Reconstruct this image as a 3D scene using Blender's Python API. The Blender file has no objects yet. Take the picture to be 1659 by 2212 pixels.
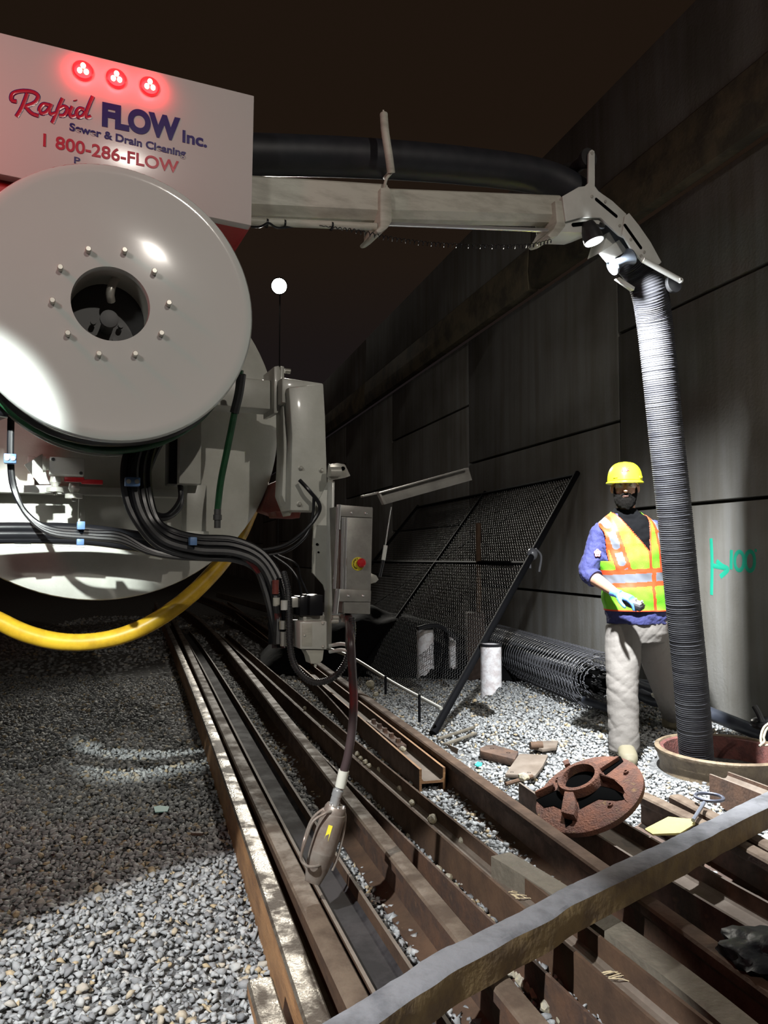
import bpy, bmesh, math, random
import numpy as np
from mathutils import Vector, Matrix, noise
R = math.radians
C = bpy.context.scene.collection
sc = bpy.context.scene
random.seed(7)
# ------------------------------------------------------------------ camera
FP = 1661.0
PITCH = math.atan(89/FP)
CAM = Vector((0, 0, 1.30))
cp, sp = math.cos(PITCH), math.sin(PITCH)
cam = bpy.data.cameras.new('camera'); cam.sensor_fit = 'VERTICAL'; cam.sensor_height = 36; cam.lens = 36*FP/2212
cam.clip_start = .05; cam.clip_end = 500
camo = bpy.data.objects.new('camera', cam); C.objects.link(camo)
camo.location = CAM; camo.rotation_euler = (R(90)+PITCH, 0, 0)
sc.camera = camo
def ray(px, py):
    x = (px-829.5)/FP; yu = -(py-1106)/FP
    return Vector((x, cp-yu*sp, sp+yu*cp))
def P(px, py, d):
    r = ray(px, py); return CAM+r*(d/r.y)
def GZ(px, py, z=0.0):
    r = ray(px, py); return CAM+r*((z-CAM.z)/r.z)
TH = R(24)
U = Vector((math.cos(TH), math.sin(TH), 0)); V = Vector((-math.sin(TH), math.cos(TH), 0)); Z = Vector((0, 0, 1))
def T(px, py, v):
    r = ray(px, py); return CAM+r*(v/r.dot(V))
WN = Vector((.9594, .2820, 0)).normalized(); WD = Vector((-.2820, .9594, 0)).normalized()
WDIST = WN.dot(GZ(1600, 1565))
def WP(px, py, off=0.0):
    r = ray(px, py); return CAM+r*((WDIST-off)/r.dot(WN))
# ------------------------------------------------------------------ materials
def mat(name, col=(.5,.5,.5), rough=.5, metal=0.0, col2=None, scale=20, bump=0.0, bscale=None, detail=6, emit=None, estr=0, thr=(.4,.6), spec=.5, coat=0, roughvar=0, col3=None, stretch=None, alpha=1, trans=0, isl=False, attr=None):
    m = bpy.data.materials.new(name); m.use_nodes = True
    nt = m.node_tree; n = nt.nodes; L = nt.links
    b = n['Principled BSDF']
    b.inputs['Base Color'].default_value = (*col, 1); b.inputs['Roughness'].default_value = rough
    b.inputs['Metallic'].default_value = metal; b.inputs['Specular IOR Level'].default_value = spec
    b.inputs['Coat Weight'].default_value = coat; b.inputs['Coat Roughness'].default_value = .08
    if trans: b.inputs['Transmission Weight'].default_value = trans
    tc = n.new('ShaderNodeTexCoord'); src = tc.outputs['Object']
    if stretch:
        mp = n.new('ShaderNodeMapping'); L.new(src, mp.inputs[0]); mp.inputs['Scale'].default_value = stretch; src = mp.outputs[0]
    if col2 is not None:
        nz = n.new('ShaderNodeTexNoise'); nz.inputs['Scale'].default_value = scale; nz.inputs['Detail'].default_value = detail; nz.inputs['Roughness'].default_value = .65
        L.new(src, nz.inputs['Vector'])
        cr = n.new('ShaderNodeValToRGB'); e = cr.color_ramp.elements
        e[0].position = thr[0]; e[0].color = (*col, 1); e[1].position = thr[1]; e[1].color = (*col2, 1)
        if col3 is not None:
            q = e.new(min(.98, thr[1]+.12)); q.color = (*col3, 1)
        if isl:
            g = n.new('ShaderNodeNewGeometry'); L.new(g.outputs['Random Per Island'], cr.inputs[0])
            mx = n.new('ShaderNodeMix'); mx.data_type = 'RGBA'; mx.blend_type = 'MULTIPLY'; mx.inputs[0].default_value = .5
            L.new(cr.outputs[0], mx.inputs[6]); L.new(nz.outputs[0], mx.inputs[7]); L.new(mx.outputs[2], b.inputs['Base Color'])
        else:
            L.new(nz.outputs[0], cr.inputs[0]); L.new(cr.outputs[0], b.inputs['Base Color'])
        if roughvar:
            mr = n.new('ShaderNodeMapRange'); mr.inputs[1].default_value = thr[0]; mr.inputs[2].default_value = thr[1]
            mr.inputs[3].default_value = rough; mr.inputs[4].default_value = rough+roughvar
            L.new(nz.outputs[0], mr.inputs[0]); L.new(mr.outputs[0], b.inputs['Roughness'])
    if bump:
        nb = n.new('ShaderNodeTexNoise'); nb.inputs['Scale'].default_value = bscale or scale*3; nb.inputs['Detail'].default_value = 5
        L.new(src, nb.inputs['Vector'])
        bp = n.new('ShaderNodeBump'); bp.inputs['Strength'].default_value = bump; bp.inputs['Distance'].default_value = .01
        L.new(nb.outputs[0], bp.inputs['Height']); L.new(bp.outputs[0], b.inputs['Normal'])
    if emit:
        b.inputs['Emission Color'].default_value = (*emit, 1); b.inputs['Emission Strength'].default_value = estr
    if alpha < 1: b.inputs['Alpha'].default_value = alpha
    return m
M = {}
M['white'] = mat('white_paint', (.62,.62,.58), .32, col2=(.56,.56,.52), scale=6, bump=.04, bscale=90, coat=.3)
M['cream'] = mat('cream_paint', (.52,.52,.47), .38, col2=(.46,.46,.41), scale=8, bump=.05, bscale=120, coat=.2)
M['dirtycream'] = mat('dirty_cream_paint', (.50,.49,.42), .45, col2=(.33,.31,.26), scale=5, thr=(.45,.7), bump=.06, stretch=(1,1,4))
M['reel'] = mat('reel_paint', (.60,.62,.59), .07, spec=.4)
M['panel'] = mat('panel_paint', (.60,.56,.54), .2, bump=.01, bscale=200)
M['black'] = mat('black_rubber', (.018,.018,.02), .42, col2=(.03,.03,.03), scale=15, spec=.5)
M['blackg'] = mat('black_gloss', (.010,.010,.012), .3, spec=.35)
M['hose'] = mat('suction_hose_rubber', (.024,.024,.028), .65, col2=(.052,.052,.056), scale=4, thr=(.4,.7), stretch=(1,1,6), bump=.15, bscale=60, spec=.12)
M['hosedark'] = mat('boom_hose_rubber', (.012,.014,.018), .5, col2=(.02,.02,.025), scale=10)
M['green'] = mat('green_hose', (.02,.10,.04), .4, col2=(.01,.05,.02), scale=10)
M['yellow'] = mat('yellow_hose', (.55,.34,.02), .35, col2=(.30,.17,.01), scale=7, thr=(.4,.65), stretch=(1,1,1))
M['yelstick'] = mat('yellow_sticker', (.75,.65,.05), .4)
M['red'] = mat('red_plastic', (.45,.015,.02), .35)
M['redrub'] = mat('dark_red_hose', (.045,.03,.03), .35, col2=(.16,.02,.02), scale=14, thr=(.5,.62), stretch=(1,1,.3))
M['redpaint'] = mat('red_paint', (.35,.03,.03), .4)
M['pinkplas'] = mat('red_lens', (.22,.05,.035), .45, col2=(.15,.03,.025), scale=25)
M['steel'] = mat('brushed_steel', (.34,.33,.30), .42, .35, col2=(.26,.25,.23), scale=12, bump=.03, bscale=250)
M['chrome'] = mat('chrome', (.60,.60,.59), .2, .7)
M['zinc'] = mat('zinc_bolt', (.50,.49,.44), .35, .45)
M['bluecl'] = mat('blue_plastic_clamp', (.12,.22,.42), .45)
M['navyink'] = mat('navy_vinyl', (.03,.015,.15), .16, bump=.04, bscale=400)
M['redink'] = mat('red_vinyl', (.48,.02,.05), .16, bump=.04, bscale=400)
M['dark'] = mat('flat_black', (.003,.003,.003), 1, spec=0)  # near-black; in holes, slots and pockets it stands in for shade
M['darkmetal'] = mat('dark_metal', (.06,.06,.06), .5, .2)
M['rust'] = mat('rusted_rail', (.115,.062,.038), .62, col2=(.055,.033,.024), scale=9, thr=(.38,.62), bump=.25, bscale=70, roughvar=.2, col3=(.16,.085,.045))
M['rust2'] = mat('brown_rail', (.115,.068,.042), .68, spec=.25, col2=(.065,.04,.027), scale=7, thr=(.35,.65), bump=.2, bscale=60, roughvar=.2)
M['rustor'] = mat('orange_rust', (.36,.19,.08), .65, col2=(.20,.10,.045), scale=5, thr=(.4,.65), bump=.25, bscale=50, stretch=(1,1,3), col3=(.42,.25,.11))
M['railtop'] = mat('worn_rail_top', (.15,.11,.078), .62, .0, spec=.3, col2=(.085,.058,.04), scale=8, thr=(.4,.62), bump=.15, bscale=90, roughvar=.25)
M['railwet'] = mat('wet_rail_top', (.20,.175,.14), .26, .5, col2=(.07,.052,.038), scale=6, thr=(.44,.56), bump=.25, bscale=130, roughvar=.4)
M['dusty'] = mat('dusty_steel', (.18,.145,.115), .75, col2=(.11,.082,.06), scale=6, thr=(.35,.65), bump=.1, bscale=80)
M['darkwet'] = mat('dark_wet_steel', (.022,.020,.021), .7, .0, spec=.08, col2=(.055,.05,.05), scale=6, bump=.06, bscale=50, roughvar=.15)
M['cast'] = mat('rusty_cast_iron', (.19,.085,.055), .85, col2=(.11,.06,.048), scale=11, thr=(.38,.6), bump=.9, bscale=110, col3=(.24,.15,.07), spec=.2)
M['ring'] = mat('ring_iron', (.20,.15,.095), .55, col2=(.12,.085,.055), scale=9, thr=(.4,.6), bump=.4, bscale=60)
M['ringin'] = mat('ring_inside_rust', (.16,.055,.045), .75, col2=(.09,.035,.03), scale=20, bump=.6, bscale=70)
M['timber'] = mat('weathered_timber', (.17,.17,.18), .85, col2=(.085,.085,.09), spec=.2, scale=5, thr=(.42,.62), bump=.6, bscale=22)
M['timberside'] = mat('timber_side', (.17,.115,.05), .8, col2=(.10,.065,.035), scale=9, thr=(.4,.6), bump=.5, bscale=40, col3=(.26,.18,.075))
M['plank'] = mat('grey_plank', (.19,.165,.125), .8, col2=(.14,.12,.09), scale=6, thr=(.4,.6), bump=.5, bscale=40)
M['stone'] = mat('crushed_stone', (.26,.265,.27), .8, col2=(.56,.57,.565), scale=60, thr=(.05,.86), isl=True, col3=(.55,.43,.26), bump=.15, bscale=150)
M['stone2'] = mat('loose_stone', (.33,.30,.24), .8, col2=(.42,.37,.24), scale=40, bump=.4)
M['ground'] = mat('ballast_bed', (.07,.07,.07), .95, col2=(.16,.16,.155), scale=45, thr=(.4,.6), bump=1, bscale=60)
M['tarp'] = mat('black_tarp', (.004,.004,.0045), .9, spec=.1, bump=.6, bscale=9)
M['plastic'] = mat('black_plastic_sheet', (.012,.014,.018), .5, spec=.2, bump=.5, bscale=20)
M['tube'] = mat('white_tube', (.55,.54,.55), .7, col2=(.42,.38,.38), scale=16, thr=(.45,.6), bump=.3)
M['wire'] = mat('black_wire', (.008,.008,.009), .5, spec=.3)
M['wirel'] = mat('galvanised_wire', (.10,.10,.11), .3, .0)
M['fpipe'] = mat('black_pipe', (.005,.005,.006), .7, spec=.08)
M['conduit'] = mat('dark_conduit', (.03,.035,.05), .38, col2=(.045,.05,.065), scale=10)
M['rope'] = mat('rope', (.35,.31,.24), .85, bump=.5, bscale=200)
M['teal'] = mat('teal_plastic', (.05,.55,.48), .4)
M['cardy'] = mat('yellow_bag', (.50,.45,.16), .6, col2=(.40,.34,.15), scale=20, bump=.3)
M['skin'] = mat('skin', (.36,.20,.13), .5, col2=(.32,.17,.11), scale=30)
M['hair'] = mat('black_beard', (.0035,.0028,.0022), .9, bump=.8, bscale=300, spec=.1)
M['hat'] = mat('yellow_hard_hat', (.60,.60,.02), .3, coat=.4)
M['lime'] = mat('lime_mesh', (.13,.44,.01), .65, bump=.3, bscale=250)
M['orange'] = mat('orange_trim', (.55,.05,.008), .6)
M['silver'] = mat('reflective_tape', (.13,.14,.165), .45)
M['navy'] = mat('navy_shirt', (.025,.028,.11), .85, bump=.5, bscale=60)
M['tee'] = mat('black_tee', (.0025,.0025,.003), .95, spec=.1)
M['khaki'] = mat('khaki_trousers', (.165,.15,.135), .85, bump=.15, bscale=70)
M['glove'] = mat('blue_nitrile', (.09,.22,.62), .35)
M['boot'] = mat('work_boot', (.16,.14,.09), .7)
M['glass'] = mat('clear_lens', (.8,.8,.75), .05, alpha=.25)
M['device'] = mat('grey_device', (.35,.35,.35), .3, .4)
M['eye'] = mat('eye', (.16,.14,.13), .25)
M['paint_green'] = mat('green_spray_paint', (.02,.42,.27), .6)
# ------------------------------------------------------------------ geometry builder (world coordinates)
class G:
    def __init__(s): s.bm = bmesh.new(); s.mi = 0
    def _f(s, faces):
        for f in faces: f.material_index = s.mi
        return s
    def quadstrip(s, rings, closed=True, cap=True):
        bm = s.bm; vs = [[bm.verts.new(p) for p in r] for r in rings]; n = len(rings[0]); fs = []
        for a, b in zip(vs[:-1], vs[1:]):
            for i in range(n if closed else n-1):
                j = (i+1) % n
                try: fs.append(bm.faces.new((a[i], a[j], b[j], b[i])))
                except ValueError: pass
        if cap and closed:
            for r in (vs[0][::-1], vs[-1]):
                try: fs.append(bm.faces.new(r))
                except ValueError: pass
        return s._f(fs)
    def box(s, c, size, ax=(Vector((1,0,0)), Vector((0,1,0)), Vector((0,0,1))), bev=0):
        t = bmesh.new(); bmesh.ops.create_cube(t, size=1)
        for v in t.verts: v.co = Vector((v.co.x*size[0], v.co.y*size[1], v.co.z*size[2]))
        if bev: bmesh.ops.bevel(t, geom=t.edges[:], offset=bev, segments=2, affect='EDGES', profile=.5)
        for v in t.verts: v.co = c+ax[0]*v.co.x+ax[1]*v.co.y+ax[2]*v.co.z
        return s.merge(t)
    def merge(s, t):
        m = {}
        for v in t.verts: m[v] = s.bm.verts.new(v.co)
        fs = [s.bm.faces.new([m[v] for v in f.verts]) for f in t.faces]
        t.free(); return s._f(fs)
    def prism(s, pts, d, bev=0):
        """closed polygon of world points pushed by vector d"""
        t = bmesh.new(); a = [t.verts.new(p) for p in pts]; b = [t.verts.new(p+d) for p in pts]; n = len(a)
        t.faces.new(a); t.faces.new(b[::-1])
        for i in range(n): t.faces.new((a[i], b[i], b[(i+1) % n], a[(i+1) % n]))
        bmesh.ops.recalc_face_normals(t, faces=t.faces[:])
        if bev: bmesh.ops.bevel(t, geom=t.edges[:], offset=bev, segments=2, affect='EDGES', profile=.5)
        return s.merge(t)
    def lathe(s, c, axis, prof, n=32, cap=True, start=0):
        """prof: list of (along, radius)"""
        axis = axis.normalized(); a = axis.orthogonal().normalized(); b = axis.cross(a)
        rings = [[c+axis*h+(a*math.cos(start+2*math.pi*i/n)+b*math.sin(start+2*math.pi*i/n))*max(r, 1e-4) for i in range(n)] for h, r in prof]
        return s.quadstrip(rings, True, cap)
    def cyl(s, p0, p1, r0, r1=None, n=16):
        d = p1-p0; return s.lathe(p0, d, [(0, r0), (d.length, r0 if r1 is None else r1)], n)
    def tube(s, pts, r, n=8, cap=True, flat=None, corr=None):
        """sweep; r number or list; corr=(amp, step) adds rings"""
        pts = [Vector(p) for p in pts]; m = len(pts)
        rr = r if isinstance(r, (list, tuple)) else [r]*m
        tang = [(pts[min(i+1, m-1)]-pts[max(i-1, 0)]).normalized() for i in range(m)]
        nrm = tang[0].orthogonal().normalized(); rings = []
        for i in range(m):
            nrm = (nrm-tang[i]*nrm.dot(tang[i])).normalized(); b = tang[i].cross(nrm)
            ring = []
            for k in range(n):
                o = (nrm*math.cos(2*math.pi*k/n)+b*math.sin(2*math.pi*k/n))*rr[i]
                if flat: o = o-flat[0]*(o.dot(flat[0])*(1-flat[1]))
                ring.append(pts[i]+o)
            rings.append(ring)
        return s.quadstrip(rings, True, cap)
    def ball(s, c, r, ax=None, n=12):
        t = bmesh.new(); bmesh.ops.create_icosphere(t, subdivisions=2 if n < 16 else 3, radius=1)
        r = r if isinstance(r, (tuple, list)) else (r, r, r)
        ax = ax or (Vector((1,0,0)), Vector((0,1,0)), Z)
        for v in t.verts: v.co = c+ax[0]*v.co.x*r[0]+ax[1]*v.co.y*r[1]+ax[2]*v.co.z*r[2]
        return s.merge(t)
    def sweep(s, pts, prof, up=Z, mats=None, caps=True, lat0=None):
        """horizontal sweep of closed profile (lateral, height) along pts (pts carry base height)"""
        m = len(pts); rings = []
        for i in range(m):
            t = (pts[min(i+1, m-1)]-pts[max(i-1, 0)]); t.z = 0; t.normalize(); lat = t.cross(Z)  # to the right of travel
            rings.append([pts[i]+lat*a+Z*h for a, h in prof])
        bm = s.bm; vs = [[bm.verts.new(p) for p in r] for r in rings]; n = len(prof); fs = []
        for a, b in zip(vs[:-1], vs[1:]):
            for i in range(n):
                j = (i+1) % n; f = bm.faces.new((a[i], b[i], b[j], a[j])); f.material_index = mats[i] if mats else s.mi
        if caps:
            for r in (vs[0], vs[-1][::-1]):
                f = bm.faces.new(r); f.material_index = s.mi
        return s
    def build(s, name, mats, parent=None, sharp=38, label=None, disp=None):
        bmesh.ops.remove_doubles(s.bm, verts=s.bm.verts[:], dist=1e-6)
        bmesh.ops.recalc_face_normals(s.bm, faces=s.bm.faces[:])
        for e in s.bm.edges:
            if len(e.link_faces) == 2 and e.calc_face_angle(0) > R(sharp): e.smooth = False
        for f in s.bm.faces: f.smooth = sharp > 0
        if disp:
            for v in s.bm.verts: v.co += disp(v.co)
        org = root_loc(parent)
        if parent is None:
            mn = Vector([min(v.co[k] for v in s.bm.verts) for k in range(3)]); mx = Vector([max(v.co[k] for v in s.bm.verts) for k in range(3)])
            org = Vector(((mn.x+mx.x)/2, (mn.y+mx.y)/2, mn.z))
        bmesh.ops.translate(s.bm, verts=s.bm.verts[:], vec=-org)
        me = bpy.data.meshes.new(name); s.bm.to_mesh(me); s.bm.free()
        for m in (mats if isinstance(mats, (list, tuple)) else [mats]): me.materials.append(M[m] if isinstance(m, str) else m)
        o = bpy.data.objects.new(name, me); C.objects.link(o)
        if parent: o.parent = parent
        else: o.location = org
        if label: o['label'] = label
        return o
def root_loc(p):
    if p is None: return Vector()
    while p.parent: p = p.parent
    return Vector(p.location)
def thing(name, label, cat, loc, group=None):
    o = bpy.data.objects.new(name, None); C.objects.link(o); o.location = loc; o.empty_display_size = .1
    o['label'] = label; o['category'] = cat
    if group: o['group'] = group
    return o
def tag(o, label, cat, group=None, kind=None):
    o['label'] = label; o['category'] = cat
    if group: o['group'] = group
    if kind: o['kind'] = kind
    return o
def struct(o, label=None):
    o['kind'] = 'structure'
    if label: o['label'] = label
    o['category'] = 'structure'
    return o
def smooth_path(pts, per=8):
    pts = [Vector(p) for p in pts]; out = []
    ext = [pts[0]*2-pts[1]]+pts+[pts[-1]*2-pts[-2]]
    for i in range(1, len(ext)-2):
        p0, p1, p2, p3 = ext[i-1:i+3]
        for k in range(per):
            t = k/per
            out.append(.5*((2*p1)+(p2-p0)*t+(2*p0-5*p1+4*p2-p3)*t*t+(3*p1-p0-3*p2+p3)*t**3))
    out.append(pts[-1]); return out
def resample(pts, step):
    out = [pts[0].copy()]; acc = 0
    for a, b in zip(pts[:-1], pts[1:]):
        d = (b-a).length
        while acc+d >= step:
            t = (step-acc)/d; a = a.lerp(b, t); out.append(a.copy()); d = (b-a).length; acc = 0
        acc += d
    out.append(pts[-1].copy()); return out
def fitcircle(pts, v):
    A = []; B = []
    for px, py in pts:
        w = T(px, py, v); u = w.dot(U); A.append((2*u, 2*w.z, 1)); B.append(u*u+w.z*w.z)
    s = np.linalg.lstsq(np.array(A), np.array(B), rcond=None)[0]
    r = math.sqrt(s[2]+s[0]**2+s[1]**2)
    return U*s[0]+V*v+Z*s[1], r
def tplate(g, pts, v, th, bev=.002): g.prism([T(x, y, v) for x, y in pts], V*th, bev); return g
def tbox(g, x0, y0, x1, y1, v, th, bev=.003):
    """box facing the truck's back, two opposite pixel corners"""
    a = T(x0, y0, v); b = T(x1, y1, v); c = (a+b)/2+V*th/2
    g.box(c, (abs((b-a).dot(U)), th, abs((b-a).z)), (U, V, Z), bev); return g
# ------------------------------------------------------------------ sky
w = bpy.data.worlds.new('night_sky'); sc.world = w; w.use_nodes = True
nt = w.node_tree; bgn = nt.nodes['Background']
tc = nt.nodes.new('ShaderNodeTexCoord'); sx = nt.nodes.new('ShaderNodeSeparateXYZ'); cr = nt.nodes.new('ShaderNodeValToRGB')
nt.links.new(tc.outputs['Generated'], sx.inputs[0]); nt.links.new(sx.outputs[2], cr.inputs[0]); nt.links.new(cr.outputs[0], bgn.inputs[0])
e = cr.color_ramp.elements; e[0].position = 0; e[0].color = (.0065,.0062,.0075,1); e[1].position = .5; e[1].color = (.0105,.0062,.0038,1)
q = e.new(.25); q.color = (.0085,.0062,.006,1); q = e.new(.36); q.color = (.0115,.0072,.0048,1)
bgn.inputs[1].default_value = 1.2
# ------------------------------------------------------------------ ground
g = G(); N = 60
g.box(Vector((0, 34, -.06)), (90, 90, .1))
struct(g.build('floor', 'ground'), 'dark ballast ground under the rails')
# ------------------------------------------------------------------ retaining wall
def wallmat():
    m = bpy.data.materials.new('stained_concrete'); m.use_nodes = True; nt = m.node_tree; n = nt.nodes; L = nt.links; b = n['Principled BSDF']
    b.inputs['Roughness'].default_value = .85
    tc = n.new('ShaderNodeTexCoord'); mp = n.new('ShaderNodeMapping'); mp.inputs['Scale'].default_value = (5, 5, .35); L.new(tc.outputs['Object'], mp.inputs[0])
    a = n.new('ShaderNodeTexNoise'); a.inputs['Scale'].default_value = 1.6; a.inputs['Detail'].default_value = 8; L.new(mp.outputs[0], a.inputs['Vector'])
    c = n.new('ShaderNodeTexNoise'); c.inputs['Scale'].default_value = .8; c.inputs['Detail'].default_value = 6; L.new(tc.outputs['Object'], c.inputs['Vector'])
    r1 = n.new('ShaderNodeValToRGB'); r1.color_ramp.elements[0].position = .30; r1.color_ramp.elements[0].color = (.235,.22,.19,1); r1.color_ramp.elements[1].position = .62; r1.color_ramp.elements[1].color = (.32,.315,.30,1); L.new(a.outputs[0], r1.inputs[0])
    r2 = n.new('ShaderNodeValToRGB'); r2.color_ramp.elements[0].position = .35; r2.color_ramp.elements[0].color = (.62,.60,.56,1); r2.color_ramp.elements[1].position = .6; r2.color_ramp.elements[1].color = (1,1,1,1); L.new(c.outputs[0], r2.inputs[0])
    mx = n.new('ShaderNodeMix'); mx.data_type = 'RGBA'; mx.blend_type = 'MULTIPLY'; mx.inputs[0].default_value = 1; L.new(r1.outputs[0], mx.inputs[6]); L.new(r2.outputs[0], mx.inputs[7]); L.new(mx.outputs[2], b.inputs['Base Color'])
    d = n.new('ShaderNodeTexNoise'); d.inputs['Scale'].default_value = 40; d.inputs['Detail'].default_value = 6; L.new(tc.outputs['Object'], d.inputs['Vector'])
    bp = n.new('ShaderNodeBump'); bp.inputs['Strength'].default_value = .35; bp.inputs['Distance'].default_value = .01; L.new(d.outputs[0], bp.inputs['Height']); L.new(bp.outputs[0], b.inputs['Normal'])
    return m
M['wall'] = wallmat()
M['coping'] = mat('ledge_concrete', (.24,.20,.13), .85, col2=(.12,.105,.08), scale=2.5, thr=(.42,.6), bump=.4, bscale=30)
M['joint'] = mat('joint_dirt', (.05,.045,.035), .9)
def wpt(s, z, off=0): return WN*(WDIST-off)+WD*s+Z*z
g = G(); wax = (WD, WN, Z)
S0 = 6.44; PW = 3.77
k = -4
while S0+k*PW < 70:
    s0 = S0+k*PW; s1 = s0+PW
    off = 0.86 if k % 2 == 0 else 0.0      # column to the left of the first joint starts at half height
    zs = ([-.2, .86, 2.58, 4.38] if k % 2 == 0 else [-.2, 1.71, 3.43, 4.38])
    for a, b in zip(zs[:-1], zs[1:]):
        g.box(wpt((s0+s1)/2, (a+b)/2, -.07), (PW-.025, .14, (b-a)-.03), wax, .008)
    k += 1
g.mi = 1
g.box(wpt(25, 2.1, -.2), (90, .16, 4.6), wax)
struct(g.build('wall_right', ['wall', 'joint']), 'tall staggered concrete panel retaining wall')
g = G()
k = -2
while k*7.52+5.0 < 70:
    s0 = 8.05+k*7.52-.0
    g.box(wpt(s0-3.76, 5.38, -.02), (7.49, .24, .92), wax, .012)
    g.mi = 1
    g.prism([wpt(s0-7.5, 4.40, .0)+WD*.0, wpt(s0-7.5, 4.40, .12), wpt(s0-7.5, 4.62, .14), wpt(s0-7.5, 4.90, .12), wpt(s0-7.5, 4.93, .0)], WD*7.47, .004)
    g.mi = 0; k += 1
struct(g.build('trim_1', ['wall', 'coping']), 'concrete ledge and parapet along the wall top')
# green spray mark
g = G()
def spray(pts, r=.020): g.tube(smooth_path([WP(x, y, .001) for x, y in pts], 6), r, 6, flat=(WN, .12))
spray([(1536,1163),(1538,1215),(1537,1285)], .018); spray([(1540,1222),(1572,1228)]); spray([(1548,1212),(1560,1222),(1572,1230),(1556,1246)])
spray([(1580,1188),(1579,1230)], .017)
def ell(cx, cy, a, b): return [(cx+a*math.cos(t*math.pi/6), cy+b*math.sin(t*math.pi/6)) for t in range(13)]
spray(ell(1597,1212,10,20), .016); spray(ell(1620,1212,10,21), .016); spray([(1633,1186),(1632,1192)], .012)
tag(g.build('spray_paint_mark', 'paint_green'), 'green spray painted arrow and 100 on the concrete wall', 'graffiti')
# ------------------------------------------------------------------ crushed stone
def stones():
    rng = np.random.default_rng(3)
    kinds = []
    for q in range(14):
        bm = bmesh.new()
        for p in range(11):
            w3 = rng.normal(size=3); w3 /= np.linalg.norm(w3); bm.verts.new(Vector(w3*rng.uniform(.8, 1.1)))
        bmesh.ops.convex_hull(bm, input=bm.verts[:]); 
        bmesh.ops.delete(bm, geom=[v for v in bm.verts if not v.link_faces], context='VERTS'); bmesh.ops.triangulate(bm, faces=bm.faces[:]); bm.verts.index_update()
        kinds.append((np.array([v.co[:] for v in bm.verts]), np.array([[v.index for v in f.verts] for f in bm.faces]))); bm.free()
    pos = []; size = []
    def field(y0, y1, step, r0, r1, zlift=0.0, keep=1.0):
        ys = np.arange(y0, y1, step); xs = np.arange(-6, 4.6, step)
        X, Y = np.meshgrid(xs, ys); X = X.ravel()+rng.uniform(-.5, .5, X.size)*step; Y = Y.ravel()+rng.uniform(-.5, .5, Y.size)*step
        a = X/Y
        m = (a > -.62) & (a < .62) & ((X*WN.x+Y*WN.y) < WDIST-.02) & (rng.random(X.size) < keep)
        X, Y = X[m], Y[m]
        r = rng.uniform(r0, r1, X.size)
        z = np.array([noise.noise(Vector((x*1.3, y*1.3, 0)))*.018 for x, y in zip(X, Y)])+rng.uniform(-.012, .008, X.size)+zlift
        pos.append(np.stack([X, Y, z], 1)); size.append(r)
    field(1.6, 4.6, .0205, .0095, .0165); field(1.6, 4.6, .036, .012, .0215, .006, .85)
    field(4.6, 8.2, .027, .012, .020); field(4.6, 8.2, .06, .014, .023, .005, .7)
    field(8.2, 16, .085, .028, .045, -.012)
    pos = np.concatenate(pos); size = np.concatenate(size)
    # keep the manhole clear
    c = MANHOLE; d = np.hypot(pos[:,0]-c.x, pos[:,1]-c.y); m = (d > .42); pos = pos[m]; size = size[m]
    kind = rng.integers(0, len(kinds), len(pos)); VV = []; FF = []; base = 0
    for ki, (bv, bf) in enumerate(kinds):
        ps = pos[kind == ki]; sz = size[kind == ki]; n = len(ps); k = len(bv)
        q = rng.normal(size=(n, 4)); q /= np.linalg.norm(q, axis=1)[:, None]; w_, x, y, z = q.T
        Rm = np.stack([1-2*(y*y+z*z), 2*(x*y-z*w_), 2*(x*z+y*w_), 2*(x*y+z*w_), 1-2*(x*x+z*z), 2*(y*z-x*w_), 2*(x*z-y*w_), 2*(y*z+x*w_), 1-2*(x*x+y*y)], 1).reshape(n, 3, 3)
        v = bv[None]*rng.uniform(.55, 1.35, (n, 1, 3)); v = np.einsum('nij,nkj->nki', Rm, v); v[:, :, 2] *= .75
        v = v*sz[:, None, None]+ps[:, None, :]
        VV.append(v.reshape(-1, 3)); FF.append((bf[None]+np.arange(n)[:, None, None]*k).reshape(-1, 3)+base); base += n*k
    v = np.concatenate(VV); f = np.concatenate(FF); n = len(pos)
    me = bpy.data.meshes.new('gravel'); me.vertices.add(len(v)); me.vertices.foreach_set('co', v.ravel().astype(np.float32))
    me.loops.add(f.size); me.loops.foreach_set('vertex_index', f.ravel().astype(np.int32))
    me.polygons.add(len(f)); me.polygons.foreach_set('loop_start', np.arange(0, f.size, 3, dtype=np.int32)); me.update(calc_edges=True)
    me.materials.append(M['stone']); o = bpy.data.objects.new('gravel', me); C.objects.link(o)
    print('stones', n)
    tag(o, 'grey crushed stone ballast covering the ground around the rails', 'gravel', kind='stuff')
MANHOLE = GZ(1560, 1615, .13); MANHOLE.z = 0
stones()
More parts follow.
